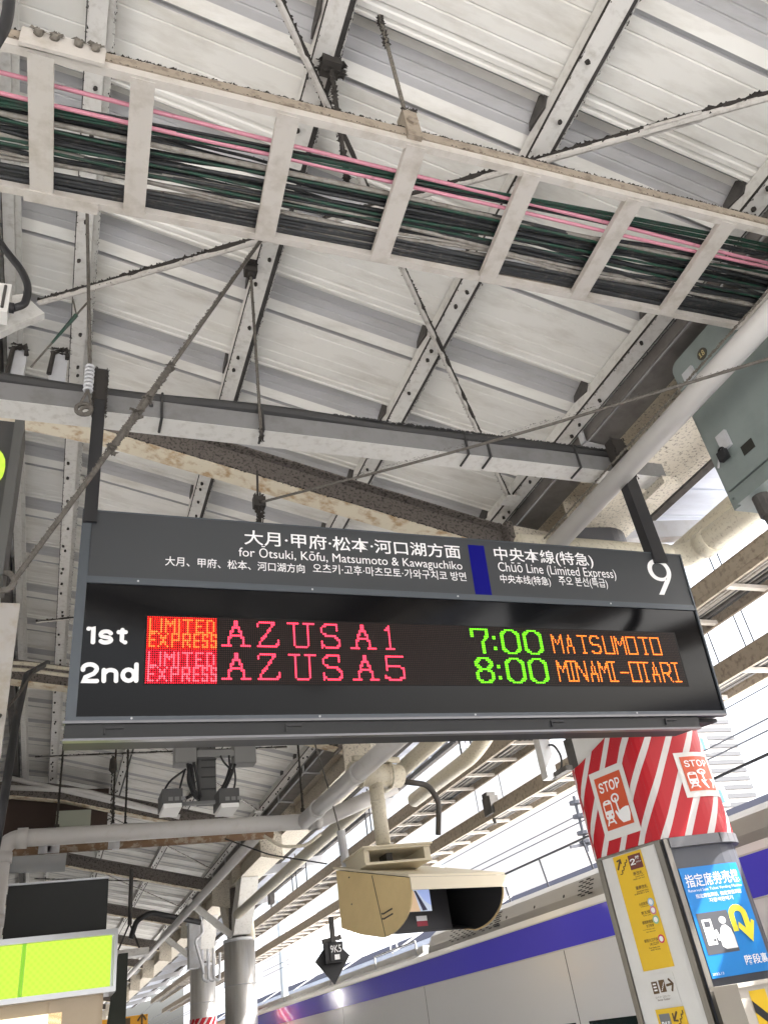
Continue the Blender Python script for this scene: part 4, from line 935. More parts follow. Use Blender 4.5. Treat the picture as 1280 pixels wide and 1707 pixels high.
# ================================================================ pale green junction cabinet
BX = 3.22
yT, zT = at(1122, 606, X=BX).y, at(1122, 606, X=BX).z; zB = at(1235, 842, X=BX).z
t = thing('junction_cabinet', 'pale green steel junction cabinet with padlock hung behind the white pipe at the right edge', 'cabinet', (BX+.15, 2.0, zB))
y0c, y1c = 1.0, at(1160, 710, X=BX).y
b = MB(); rr = .06; zt2 = min(zT, 4.72)
pl = [(BX, y0c, zB)] + [(BX, y1c, zB)] + [(BX, y1c-rr+rr*math.cos(a), zt2-rr+rr*math.sin(a)) for a in [math.radians(k*18) for k in range(6)]] + [(BX, y0c, zt2)]
b.prism(pl, (.17, 0, 0)); b.build('body', cabg, t)
b = MB(); pl = [(BX-.022, y0c, zB+.10), (BX-.022, y1c-.03, zB+.10)] + [(BX-.022, y1c-.03-rr+rr*math.cos(a), zt2-.03-rr+rr*math.sin(a)) for a in [math.radians(k*18) for k in range(6)]] + [(BX-.022, y0c, zt2-.03)]
b.prism(pl, (.021, 0, 0)); door = b.build('door', cabg, t)
b = MB(); b.box((BX-.035, y0c, zB-.004), (BX+.0-.001, y1c-.06, zB+.055)); b.box((BX-.012, y0c, zB+.058), (BX-.002, y1c-.02, zB+.095)); b.build('hinge_lip', cabg, t)
def onbox(px, py): return at(px, py, X=BX-.022)
p = onbox(1170, 590)
b = MB(); b.prism([(BX-.026, p.y+.036*math.cos(a), p.z+.036*math.sin(a)) for a in [k*math.pi/12 for k in range(24)]], (.004, 0, 0)); stk = b.build('number_disc', mat('black gold disc', (.05, .045, .03), .4), door)
b = MB(); text(b, '18', lambda u, v, d: Vector((BX-.026-d, p.y-u, p.z-v)), -.02, -.018, .02, .018, .02, .002); b.build('lettering', mat('gold print', (.6, .5, .25), .4), stk)
p = onbox(1150, 625); b = MB(); b.box((BX-.04, p.y-.04, p.z-.035), (BX-.022, p.y+.04, p.z+.035)); b.build('latch', steelg, door)
p = onbox(1212, 756)
b = MB(); b.box((BX-.075, p.y-.028, p.z-.045), (BX-.045, p.y+.028, p.z+.01)); b.tube(arc((BX-.06, p.y, p.z+.01), (0, 1, 0), (0, 0, 1), .02, 0, 3.14, 8), .006, 6); b.build('padlock', black, door)
b = MB(); p2_ = onbox(1205, 738); b.box((BX-.04, p2_.y-.05, p2_.z-.05), (BX-.022, p2_.y+.02, p2_.z+.05)); b.tube([(BX-.05, p.y+.07, p.z-.05), (BX-.05, p.y+.02, p.z+.02)], .006, 6); b.build('hasp', steelg, door)
p = onbox(1246, 745); b = MB(); b.box((BX-.026, p.y-.04, p.z-.028), (BX-.022, p.y+.04, p.z+.028)); b.build('nameplate', mat('black nameplate', (.02, .02, .015), .4), door)
b = MB(); p = at(1272, 838, X=BX+.05); b.tube([(p.x, p.y, zB+.02), (p.x, p.y, zB-.12)], .045, 10); b.tube(bend([(p.x, p.y, zB-.1), (p.x, p.y-.02, zB-.25), (p.x+.1, p.y-.3, zB-.3)], .1), .035, 10)
b.build('cable_gland', soot, t)

# ================================================================ far columns
def colm(x, y, r, top, label, name='platform_column', arms=True):
    t = thing(name, label, 'column', (x, y, 0), 'bare steel columns')
    b = MB(); b.tube([(x, y, 0), (x, y, top)], r, 28); b.build('shaft', stain, t, True)
    b = MB(); b.tube([(x, y, top), (x, y, top+.06)], r*1.02, 28); b.tube([(x, y, top-.75), (x, y, top-.735)], r*1.015, 28); b.build('ring', steelg, t, True)
    b = MB(); b.tube([(x, y, top+.06), (x, y, 4.46)], r*.62, 16); b.box((x-.03, y-.5, 3.9), (x+.03, y+.5, 4.44)); b.build('stub', raftw, t)
    for s in (-1, 1):
        b = MB(); b.prism([(x-.17, y+s*.16, top+.1), (x-.17, y+s*.3, top+.1), (x-.17, y+s*.95, 4.1), (x-.17, y+s*1.25, 4.45), (x-.17, y+s*.75, 4.45), (x-.17, y+s*.2, 3.95)], (.34, 0, 0)); b.build('haunch', steelw if s < 0 else mott, t)
    b = MB(); b.beam((x-.15, y-.12, top+.1), (x-1.0, y-.05, 4.3), .1, .12); b.build('strut', steelw, t)
    b = MB(); b.tube(bend([(x+.12, y-.35, 4.3), (x+.1, y-.32, top+.75), (x+.22, y-.12, top+.02)], .2), .09, 12); b.build('drain_elbow', pipec, t, True)
    return t
c1 = colm(3.58, 17.76, .305, 3.48, 'nearer of two bare steel columns, standing beyond the monitor')
c2 = colm(3.58, 22.2, .3, 3.5, 'farther bare steel column with small red and white band, at lower left')
def cper(s, z, d): a = s/.3-2.4; return Vector((3.58+(.3+d)*math.cos(a), 22.2+(.3+d)*math.sin(a), z))
band(2.0, 2.45, .01, cper, .3*6.283, c2)
b = MB(); b.box((3.0, 20.4, 3.35), (3.25, 20.75, 4.25)); b.box((2.97, 20.38, 4.25), (3.28, 20.78, 4.28))
for k in range(3): b.tube(bend([(3.3+.12*k, 20.5, 3.7), (3.3+.12*k, 20.45, 3.1), (3.42+.12*k, 20.45, 3.05), (3.45+.12*k, 20.5, 3.6)], .1), .03, 8)
b.tube(bend([(3.2, 20.3, 4.5), (3.3, 20.3, 4.0), (3.1, 20.3, 3.9), (3.3, 20.3, 3.2)], .15), .03, 8)
solo(b, 'meter_box', steelg, 'grey metal box with looped conduits in front of the farther steel column', 'box')

# ================================================================ train monitor hood
f0 = Vector((2.89, 6.8, 0)); wv = Vector((.956, .29, 0)); dv = Vector((-.29, .956, 0))     # width and depth directions
HW = 1.1
def hp_(k, q, z): v = f0 + wv*k + dv*(1.17-q); return Vector((v.x, v.y, z))            # k across, q from back to front
t = thing('monitor_hood', 'beige curved hood over a small platform monitor, hanging from a round post', 'monitor', hp_(.5, .5, 2.2))
prof2 = [(0, 2.96), (1.09, 2.675)]+[(.62+.47*math.cos(a), 2.60+.313*math.sin(a)) for a in [-math.radians(k*7.5) for k in range(1, 13)]]+[(.3, 2.36), (0, 2.46)]
b = MB(); b.prism([hp_(0, q, z) for q, z in prof2], wv*.018); side = b.build('side_panel', beige, t)
b = MB()
b.prism([hp_(-.002, q, z) for q, z in ((.56, 2.80), (.566, 2.80), (.66, 2.29), (.654, 2.29))], -wv*.003)
for q0, z0 in ((.66, 2.46), (.66, 2.42)): b.prism([hp_(-.003, q0, z0), hp_(-.003, q0+.14, z0+.02), hp_(-.003, q0+.14, z0+.032), hp_(-.003, q0, z0+.012)], -wv*.003)
for q0, z0 in ((.64, 2.465), (.64, 2.425), (.2, 2.85), (.2, 2.62)): b.prism([hp_(-.002, q0, z0), hp_(-.002, q0+.015, z0), hp_(-.002, q0+.015, z0+.012), hp_(-.002, q0, z0+.012)], -wv*.004)
b.build('slot', soot, side)
b = MB(); b.prism([hp_(HW, q, z) for q, z in prof2], wv*.006); b.build('side_panel', beige, t)
b = MB(); b.frame(hp_(-.02, -.02, 2.975), wv*(HW+.06), hp_(0, 1.12, 2.666)-hp_(0, 0, 2.96), (0, 0, .02)); b.build('top_panel', beigel, t)
b = MB(); b.frame(hp_(-.02, 1.11, 2.575), wv*(HW+.06), -dv*.012, (0, 0, .10)); b.build('front_lip', beigel, t)
b = MB(); b.frame(hp_(.02, .12, 2.44), wv*(HW-.02), dv*-.02, (0, 0, .5)); b.frame(hp_(.02, .12, 2.43), wv*(HW-.02), hp_(0, .6, 2.31)-hp_(0, .12, 2.43), (0, 0, .01))
b.prism([hp_(HW-.003, q*.985+.003, 2.3+(z-2.3)*.985+.012) for q, z in prof2], -wv*.004); b.prism([hp_(.021, q*.985+.003, 2.3+(z-2.3)*.985+.012) for q, z in prof2], wv*.004); b.build('lining', black, t)
b = MB(); Ms = Plane(hp_(.0, .60, 2.36), wv, (0, 0, 1))
b.frame(hp_(.04, .50, 2.32), wv*.80, -dv*.09, (0, 0, .44)); mon = b.build('monitor', black, t)
u0, z0 = Ms.px(663, 1477); u1, z1 = Ms.px(721, 1518); 
fS = lambda u, z, d: hp_(u, .592, z+2.36)-dv*d
b = MB(); sc_ = mat('screen glow', (.55, .62, .75), .3, emit=.16)
u0 = max(u0, .06); rect(b, fS, u0, z0, u1, z1, .001)
W, H = u1-u0, z1-z0
def quad(pts, mi, d): b.add([fS(u0+W*x, z0+H*y, d) for x, y in pts], [(3, 2, 1, 0)], mi)
quad([(.3, .25), (.5, .22), (.62, 1), (.1, 1)], 1, .002); quad([(.5, .2), (.56, .2), (.85, .95), (.7, .98)], 2, .003); quad([(.0, .45), (.16, .3), (.16, .55), (.0, .8)], 3, .002); quad([(.6, .2), (1, .1), (1, .8), (.8, .6)], 4, .002)
b.build('screen', [sc_, mat('screen tan', (.7, .5, .32), .4, emit=.16), mat('screen dark', (.05, .05, .09), .4, emit=.1), mat('screen green', (.3, .75, .1), .4, emit=.16), mat('screen blue', (.4, .5, .85), .4, emit=.16)], mon)
b = MB(); u0, z0 = Ms.px(694, 1527); u1, z1 = Ms.px(714, 1543); rect(b, fS, u0, z0, u1, (z0+z1)/2, .003, 0); rect(b, fS, u0, (z0+z1)/2, u1, z1, .003, 1); b.build('sticker', [white, mat('sticker red', (.4, .03, .05), .5)], mon)
pp = at(638, 1400, Y=7.62); ptop = at(632, 1300, Y=7.62)
b = MB(); b.tube([(pp.x, 7.62, pp.z-.04), (pp.x, 7.62, ptop.z)], .072, 16); b.tube([(pp.x, 7.62, ptop.z-.22), (pp.x, 7.62, ptop.z-.2)], .076, 16); b.build('post', pipec, t, True)
b = MB(); b.tube([(pp.x-.27, 7.55, ptop.z+.05), (pp.x+.3, 7.7, ptop.z+.05)], .115, 16)
for s in (-.17, .17): b.tube(arc((pp.x+s, 7.6+.25*s, ptop.z+.05), (0, 1, 0), (0, 0, 1), .125, 0, 6.28, 14), .012, 6)
b.beam((pp.x-.25, 7.5, ptop.z+.19), (pp.x+.28, 7.62, ptop.z+.19), .05, .05)
b.build('cross_arm', pipec, t, True)
b = MB(); zz0, zz1 = at(660, 1444, Y=7.5).z, at(660, 1417, Y=7.5).z; xa, xb = at(597, 1425, Y=7.5).x, at(706, 1425, Y=7.5).x
b.box((xa, 7.32, zz1-.02), (xb, 7.9, zz1)); b.box((xa, 7.32, zz0), (xb, 7.9, zz0+.02)); b.box((xa, 7.34, zz0+.02), (xa+.05, 7.88, zz1-.02)); b.box((xb-.06, 7.34, zz0+.02), (xb, 7.88, zz1-.02)); b.box((pp.x-.03, 7.5, zz0+.02), (pp.x+.03, 7.7, zz1-.02), 1); b.box((xa-.02, 7.30, zz1), (xb+.02, 7.92, zz1+.015)); b.build('bracket', [beigel, soot], t)
wire([(pp.x+.3, 7.7, ptop.z+.0), (pp.x+.62, 7.75, ptop.z-.03), (pp.x+.72, 7.75, ptop.z-.2), (pp.x+.72, 7.9, ptop.z-.5)], .03, 'conduit', 'dark bent conduit leaving the arm of the monitor post', 'pipe', soot)

# ================================================================ diamond marker
d0 = at(555, 1600, Y=11.5); hh = .235
t = thing('stop_marker', 'black diamond stop position marker lettered 9K5 hanging by a short stem', 'sign', (d0.x, 11.5, d0.z))
b = MB(); b.prism([(d0.x-hh*1.02, 11.5, d0.z), (d0.x, 11.5, d0.z-hh*1.2), (d0.x+hh*1.02, 11.5, d0.z+.03), (d0.x+.0, 11.5, d0.z+hh*1.1)], (0, .03, 0)); b.build('diamond_plate', black, t)
b = MB(); b.box((d0.x-.12, 11.42, d0.z-.04), (d0.x+.13, 11.498, d0.z+.2)); b.box((d0.x-.06, 11.41, d0.z-.02), (d0.x+.11, 11.419, d0.z+.18)); bx = b.build('lamp_box', black, t)
f = Plane((d0.x, 11.41, d0.z), (1, 0, 0), (0, 0, 1))
b = MB(); text(b, '9K5', f.pt, -.05, .16, .10, .075, .0, .003); rect(b, f.pt, .0, .05, .07, -.01, .003); b.build('lettering', white, bx)
b = MB(); b.box((d0.x-.03, 11.40, d0.z+.2), (d0.x+.03, 11.45, d0.z+.5)); b.beam((d0.x-.14, 11.45, d0.z+.22), (d0.x+.12, 11.45, d0.z+.25), .06, .05); b.build('stem', soot, t)

# ================================================================ twin cameras below the board
Yc = 7.0
q = lambda x, y: at(x, y, Y=Yc)
t = thing('camera_mast', 'hanging mast with two grey boxes, cabled cameras and dark drooping leads below the board', 'camera', q(345, 1330))
def bx2(b, x0, y0, x1, y1, th, mi=0, dy=0):
    a, c = q(x0, y1), q(x1, y0); b.box((a.x, Yc+dy, a.z), (c.x, Yc+dy+th, c.z), mi)
for x0, y0, x1, y1 in ((292, 1237, 328, 1272), (391, 1237, 426, 1272)):
    b = MB(); bx2(b, x0, y0, x1, y1, .14); bx2(b, x0+1, y0+1, x1-1, y1-1, .01, 0, -.011); b.build('box', mat('grey box paint', (.22, .22, .215), .5), t)
b = MB(); bx2(b, 329, 1249, 390, 1262, .05); bx2(b, 300, 1333, 380, 1342, .04); b.build('arm', mat('grey box paint', (.22, .22, .215), .5), t)
b = MB(); a, c = q(333, 1336), q(360, 1200); b.box((a.x, Yc+.04, a.z), (c.x, Yc+.16, c.z+.9)); 
for yy in (1264, 1276, 1292, 1312): 
    a2, c2_ = q(337, yy+2), q(361, yy); b.box((a2.x, Yc+.028, a2.z), (c2_.x, Yc+.039, c2_.z), 1)
b.build('mast', [mat('mast grey', (.1, .1, .098), .5), black], t)
for x0, y0, x1, y1 in ((266, 1324, 300, 1357), (360, 1323, 392, 1356)):
    b = MB(); a, c = q(x0, y1), q(x1, y0); b.box((a.x, Yc-.18, a.z+.03), (c.x, Yc+.12, c.z)); b.box((a.x+.01, Yc-.2, a.z-.005), (c.x-.01, Yc+.1, a.z+.029), 1)
    for k in range(3): b.box((a.x+.05+.05*k, Yc-.184, a.z+.055), (a.x+.085+.05*k, Yc-.181, a.z+.085), 2)
    b.build('camera_head', [mat('camera grey', (.08, .08, .08), .5), platew, mat('vent grey', (.2, .2, .2), .5)], t)
for pl in ([(312, 1275), (318, 1310), (330, 1335)], [(322, 1274), (330, 1300), (334, 1330)], [(316, 1276), (313, 1300), (322, 1330), (332, 1334)], [(385, 1274), (378, 1300), (362, 1330)], [(391, 1276), (380, 1305), (366, 1332)], [(380, 1262), (384, 1290), (372, 1318)],
           [(310, 1283), (282, 1303), (271, 1324)], [(308, 1284), (302, 1305), (297, 1326)], [(390, 1282), (393, 1300), (388, 1326)], [(345, 1246), (365, 1235), (376, 1220)], [(350, 1248), (356, 1238), (360, 1225)], [(341, 1247), (352, 1240), (345, 1225)], [(366, 1262), (372, 1272), (388, 1290)], [(318, 1278), (324, 1318), (318, 1328), (310, 1332)]):
    b = MB(); b.tube(bend([q(*p)+Vector((0, -.03+random.uniform(-.03, .03), 0)) for p in pl], .06, 5), .014 if pl[0][0] < 395 and pl[-1][1] > 1327 else .009, 7); b.build('lead', black, t, True)

# ================================================================ left edge: lit exit sign seen from the side, pale wall
ls = thing('exit_sign', 'dark grey lit sign with a lime rounded panel cut by the left edge', 'sign', (-.6, 2.65, 2.5))
xr = at(42, 705, Y=2.6).x; zt_, zb_ = at(30, 704, Y=2.6).z, at(12, 960, Y=2.6).z
b = MB(); b.box((xr-1.1, 2.6, zb_), (xr-.035, 2.75, zt_)); b.build('housing', mat('sign side grey', (.035, .035, .034), .5), ls)
b = MB(); b.box((xr-.034, 2.59, zb_), (xr, 2.76, zt_+.005)); b.build('edge_trim', mat('sign edge grey', (.07, .07, .066), .5), ls)
zl0, zl1, xl = at(5, 738, Y=2.59).z, at(0, 820, Y=2.59).z, at(10, 770, Y=2.59).x
b = MB(); rr = .1; pl = [(xl-1, 2.592, zl1), (xl-rr, 2.592, zl1)] + [(xl-rr+rr*math.sin(a), 2.592, zl1+rr-rr*math.cos(a)) for a in [math.radians(k*15) for k in range(1, 6)]] + [(xl, 2.592, zl1+rr), (xl, 2.592, zl0-rr)] + [(xl-rr+rr*math.cos(a), 2.592, zl0-rr+rr*math.sin(a)) for a in [math.radians(k*15) for k in range(1, 7)]] + [(xl-1, 2.592, zl0)]
b.prism(pl, (0, .008, 0)); b.build('lit_panel', lime, ls)
wx = at(17, 1200, Y=6.0).x
b = MB(); b.box((wx-2.2, 6.0, .0), (wx-.03, 6.06, at(10, 1005, Y=6).z)); b.box((wx-2.2, 5.985, at(5, 1308, Y=6).z), (wx-.05, 5.999, at(5, 1306, Y=6).z), 1)
solo(b, 'service_cupboard', [mat('stained white board', (.6, .58, .55), .5, 0, (.4, .33, .2), 5, .7), black], 'tall stained white cupboard at the left edge below the lime sign', 'cupboard')
wire([at(80, 1105, Y=8.5), at(45, 1125, Y=7.5), at(28, 1200, Y=6.5), at(8, 1330, Y=5.9), at(-8, 1420, Y=5.9)], .03, 'cable', 'thick black cable drooping past the white cupboard at the left', 'cable', black, sm=6)
wire([at(-5, 1200, Y=5.9), at(30, 1160, Y=6.5), at(60, 1115, Y=7.5)], .012, 'cable', 'thin grey cable crossing the thick drooping one at the left', 'cable', rope)
for pyl, lab in ((1108, 'upper of two pale pipes crossing below the left rafter'), (1119, 'lower of two pale pipes crossing below the left rafter')):
    a, c = at(-20, pyl-3, Y=8.3), at(120, pyl+8, Y=8.3); pipe([a, a.lerp(c, .4)+Vector((0, 0, .03)), c, c+(c-a)*2], .02, 'conduit_pipe', pipec, lab, group='pale pipes at the left rafter')
for pyl, lab in ((1297, 'upper pale conduit sloping beneath the second dirty rafter'), (1313, 'level pale conduit beneath the second dirty rafter')):
    a = at(18, pyl, Y=12.8); c = at(140, 1325 if pyl < 1305 else 1318, Y=12.8); c2_ = at(300, 1362, Y=12.8)
    pipe([a, c, c2_], .035, 'conduit_pipe', pipew, lab, group='pale pipes at the second rafter')

# ================================================================ kiosk with lime sign, board above, hanging signs
KY = 6.2
k = thing('kiosk', 'tan platform kiosk with a lit lime fascia sign along its top', 'kiosk', (-.8, 6.9, 0))
xr = at(194, 1600, Y=KY).x; zt_, zb_ = at(194, 1560, Y=KY).z, at(192, 1645, Y=KY).z
b = MB(); xk = at(172, 1680, Y=KY).x
b.box((-3.2, KY+.02, 0), (xk, KY+2.0, zb_)); b.box((xk-.32, KY+.0, .0), (xk-.02, KY+.019, zb_)); b.build('body', kioskm, k)
b = MB(); b.box((-3.2, KY-.08, zb_-.03), (xr, KY+.3, zb_+.0)); b.box((-3.2, KY-.08, zt_), (xr, KY+.3, zt_+.035)); b.box((xr-.02, KY-.08, zb_), (xr, KY+.3, zt_)); b.box((-3.2, KY-.02, zb_), (xr-.02, KY+.28, zt_), 0)
b.build('sign_frame', alum, k)
xs0, xs1 = at(35, 1610, Y=KY).x, at(42, 1610, Y=KY).x
b = MB(); b.box((xs1, KY-.06, zb_+.002), (xr-.035, KY-.021, zt_-.002)); b.build('lit_panel', lime, k)
b = MB(); b.box((-3.1, KY-.06, zb_+.002), (xs0, KY-.021, zt_-.002)); b.build('lit_panel', lime, k)
b = MB(); b.box((xs0+.002, KY-.064, zb_+.002), (xs1-.002, KY-.021, zt_-.002)); b.build('mullion', mat('green mullion', (.2, .5, .02), .4, emit=.15), k)
b = MB(); a, c = at(0, 1690, Y=KY), at(104, 1687, Y=KY); b.box((c.x-1.6, KY+.0, .9), (c.x, KY+.019, c.z)); b.build('lit_poster', warm, k)
a, c, e = at(20, 1477, Y=KY+.2), at(182, 1462, Y=KY+.2), at(178, 1560, Y=KY+.2)
b = MB(); b.box((a.x-.02, KY+.2, zt_+.037), (c.x, KY+.28, a.z)); b.box((a.x-.02, KY+.19, a.z), (c.x, KY+.29, a.z+.012), 1)
solo(b, 'black_panel', [mat('matt black board', (.012, .013, .012), .7), steelg], 'blank matt black panel standing on top of the lime fascia', 'panel')
fx0, fx1 = at(188, 1640, Y=7.6).x, at(214, 1590, Y=7.6).x
zf0, zf1 = at(200, 1700, Y=7.6).z, at(205, 1589, Y=7.6).z
b = MB(); b.prism([(at(188, 1707, Y=7.6).x-.05, 7.6, zf0-.1), (at(200, 1640, Y=7.6).x-.05, 7.6, (zf0+zf1)/2), (at(198, 1589, Y=7.6).x, 7.6, zf1), (fx1, 7.6, zf1), (fx1, 7.6, zf0-.1)], (0, .06, 0))
solo(b, 'flared_board', mat('dark green black', (.015, .02, .012), .6), 'narrow dark flared panel just right of the lime fascia', 'panel')
oa, oc = at(195, 1707, Y=13), at(247, 1690, Y=13)
t = thing('direction_sign', 'small orange direction sign with up arrow at the bottom edge', 'sign', (oa.x+.3, 13, 1.6))
b = MB(); b.box((oa.x-.3, 13, oa.z-.3), (oc.x, 13.15, oc.z)); b.build('face', orangeb, t)
f = Plane((oa.x, 13, oa.z), (1, 0, 0), (0, 0, 1)); b = MB(); u, z = f.px(237, 1700)
stroke(b, f.pt, [(u, z-.1), (u, z+.06)], .012, .003); stroke(b, f.pt, [(u-.05, z+.0), (u, z+.065), (u+.05, z+.0)], .012, .005); rect(b, f.pt, u-.25, z+.04, u-.15, z-.1, .003); b.build('arrow', txtd, t)
b = MB(); b.box((oa.x-.1, 13.05, 0), (oa.x-.02, 13.1, oa.z-.3)); b.build('post', soot, t)
# far hanging lamp near the lower left
la = at(225, 1588, Y=17.5)
t = thing('hanging_lamp', 'white trough lamp hanging from a twin wire beyond the lime fascia', 'lamp', la)
b = MB(); b.box((la.x-.4, 17.4, la.z-.06), (la.x+.25, 17.8, la.z+.06)); b.build('trough', steelw, t)
b = MB(); b.tube([(la.x-.1, 17.6, la.z+.5), (la.x-.1, 17.6, 4.95)], .04, 8); b.tube([(la.x-.3, 17.6, la.z+.06), (la.x-.1, 17.6, la.z+.52)], .018, 6); b.tube([(la.x+.1, 17.6, la.z+.06), (la.x-.1, 17.6, la.z+.52)], .018, 6); b.build('stem', soot, t)
wire([at(218, 1565, Y=17.5), at(228, 1535, Y=17.5), at(252, 1521, Y=17.5), at(335, 1538, Y=17.5)], .05, 'cable', 'black cable arching from the hanging lamp along a rafter', 'cable', black, sm=6)
# rolled screen and boxes up behind the level pipe
a, c = at(22, 1418, Y=10.2), at(112, 1420, Y=10.2)
b = MB(); b.tube([(a.x-.6, 10.2, a.z-.05), (c.x, 10.2, c.z-.05)], .16, 16); solo(b, 'air_duct', mat('grey duct', (.28, .29, .29), .4), 'fat grey duct end under the rusty pipe at the left', 'duct', smooth=True)
b = MB(); a, c = at(28, 1320, Y=13.6), at(180, 1360, Y=13.6); b.box((a.x-1.5, 13.6, c.z-.2), (c.x, 14.2, a.z)); solo(b, 'equipment_box', [mat('dark brown box', (.05, .03, .022), .7)], 'dark brown equipment housing in shadow above the level pipe at the left', 'box')
b = MB(); a, c = at(95, 1352, Y=13.2), at(152, 1362, Y=13.2); b.box((a.x, 13.2, c.z-.3), (c.x, 13.6, a.z)); solo(b, 'junction_box', mat('sage box', (.3, .32, .26), .6), 'sage grey box in front of the dark brown housing', 'box')

# ================================================================ right side: two cable trays under the open sky
def tray(X0, X1, Z, h, y0, y1, label, step, cabs):
    t = thing('cable_tray', label, 'cable tray', (X0, 8, Z))
    for x, w_ in ((X0, .03), (X1, .03)):
        b = MB(); b.box((x, y0, Z), (x+w_, y1, Z+h)); b.box((x-.006, y0, Z+h), (x+w_+.006, y1, Z+h+.012)); b.box((x-.004, y0, Z+h*.3), (x-.0005, y1, Z+h*.42)); b.build('rail', trayb, t)
    y = y0+.2; n = 0
    while y < y1-.1 and n < 60:
        b = MB(); b.box((X0+.03, y, Z+.005), (X1, y+.05, Z+.035)); b.build('rung', traym, t); y += step; n += 1
    for i in range(cabs):
        x = X0+.06+(X1-X0-.1)*i/cabs; b = MB()
        b.tube([(x+random.uniform(-.015, .015), yy, Z+.055+random.uniform(0, .02)) for yy in [y0+(y1-y0)*j/24 for j in range(25)]], random.choice((.012, .016, .02)), 6)
        solo(b, 'cable', random.choice((bcab, gcab, soot)), 'dark cable lying in the '+('inner' if X0 < 5 else 'outer')+' tray over the track', 'cable', 'cables in the '+('inner' if X0 < 5 else 'outer')+' tray', True)
    return t
tray(4.72, 5.16, 4.13, .16, -1, 44, 'inner cable tray with brown rail and pale rungs, along the roof edge over the track', .62, 12)
tray(5.22, 5.60, 3.70, .15, -1, 44, 'outer cable tray with brown rail hung lower over the train', .62, 9)
for (px, py, lab) in ((842, 1347, 'left of two thin drop rods by the black box'), (800, 1365, 'right of two'), (1253, 1103, 'thin rod right of the board corner'), (1207, 1128, 'thin rod touching the board right edge'), (1268, 1098, 'thin rod at the right edge')):
    q_ = at(px, py, X=5.24); b = MB(); b.tube([q_, (q_.x, q_.y, 5.0)], .006, 6)
    solo(b, 'drop_rod', copper, {842: 'thin drop rod between the trays, just right of the black box', 800: 'thin drop rod between the trays, just left of the black box', 1253: 'middle thin drop rod right of the board', 1207: 'thin drop rod touching the board right edge', 1268: 'thin drop rod nearest the right photo edge'}[px], 'rod', 'drop rods between the trays')
q_ = at(818, 1345, X=5.24)
b = MB(); b.box((q_.x-.06, q_.y-.12, q_.z-.1), (q_.x+.06, q_.y+.1, q_.z+.12)); b.box((q_.x-.07, q_.y-.08, q_.z+.12), (q_.x+.05, q_.y+.06, q_.z+.17)); b.tube([(q_.x, q_.y, q_.z-.1), (q_.x, q_.y-.03, q_.z-.22)], .02, 6)
solo(b, 'signal_box', soot, 'small black box standing on the outer tray rail', 'box')
for y in (13, 19.5): 
    q_ = at(452 if y < 15 else 350, 1500 if y < 15 else 1600, X=5.24)
    b = MB(); b.box((q_.x-.06, q_.y-.14, q_.z-.1), (q_.x+.06, q_.y+.1, q_.z+.16)); b.tube([(q_.x, q_.y, q_.z-.1), (q_.x, q_.y, q_.z-.2)], .02, 6)
    solo(b, 'signal_box', soot, 'far black box on the outer tray, %s' % ('left of the beige hood' if y < 15 else 'beyond the nearer steel column'), 'box')
# camera arm between the trays near the near column
qa, qb = at(898, 1222, X=4.9), at(914, 1300, X=4.9)
t = thing('gantry_camera', 'grey square arm with a looped black cable and small camera beside the striped column', 'camera', qb)
b = MB(); b.box((qa.x-.06, qa.y-.06, qb.z), (qa.x+.06, qa.y+.06, qa.z+.5)); b.build('arm', steelg, t)
b = MB(); b.box((qb.x+.02, qb.y-.35, qb.z+.0), (qb.x+.1, qb.y+.0, qb.z+.05)); b.box((qb.x+.1, qb.y-.5, qb.z+.05), (qb.x+.26, qb.y-.3, qb.z+.32)); b.build('camera', soot, t)
b = MB(); p0, p1_, p2_ = at(905, 1245, X=4.95), at(935, 1260, X=4.95), at(930, 1290, X=4.95); b.tube(bend([p0, at(922, 1240, X=4.95), p1_, at(936, 1282, X=4.95), at(922, 1292, X=4.95)], .12, 5), .012, 6); b.build('lead', black, t)
# black hangers below the outer roof
for i, (px, py) in enumerate(((765, 1235), (783, 1232), (820, 1222), (610, 1370), (618, 1372), (512, 1470), (487, 1465), (1010, 985), (1060, 920), (495, 1480))):
    q_ = at(px, py, X=4.76); b = MB(); b.tube([(q_.x, q_.y, 4.28), (q_.x, q_.y, 5.0)], .012, 6); b.blob((q_.x, q_.y, 4.9), .04)
    solo(b, 'tray_hanger', black, 'short black hanger between the outer roof and the inner tray', 'rod', 'black hangers of the inner tray')

# ================================================================ train
TX = 4.62
tr = thing('train', 'white express train with a violet band below its steel roof fairing, standing at the platform', 'train', (TX+1.45, 10, -1.1))
zst, zsb = at(820, 1565, X=TX).z, at(900, 1592, X=TX).z
y0, y1 = -6, 24.5
half = [(TX+.06, -.25), (TX, .1), (TX, zst+.01), (TX+.03, zst+.07), (TX+.12, zst+.12), (TX+.4, zst+.17), (TX+.9, zst+.2), (TX+1.45, zst+.21)]
sec = half + [(2*(TX+1.45)-x, z) for x, z in reversed(half[:-1])]
b = MB(); n = len(sec)
vs = [(x, y0, z) for x, z in sec]+[(x, y1, z) for x, z in sec]
b.add(vs, [(i+1, i, i+n, i+1+n) for i in range(n-1)]+[tuple(range(n)), tuple(reversed(range(n, 2*n))), (0, n-1, 2*n-1, n)])
b.build('body', trainw, tr)
b = MB(); b.box((TX-.003, y0+.01, zsb), (TX-.0005, y1-.01, zst)); b.build('violet_band', trainv, tr)
b = MB(); b.box((TX-.006, y0+.01, zst), (TX-.0005, y1-.01, zst+.012)); b.box((TX-.005, y0+.01, zsb-.012), (TX-.0005, y1-.01, zsb)); b.build('band_edge', whiteg, tr)
yA = at(716, 1570, X=TX+.1).y
zfa, zfb = zst+.02, at(900, 1480, X=TX+.1).z
b = MB(); b.add([], [])
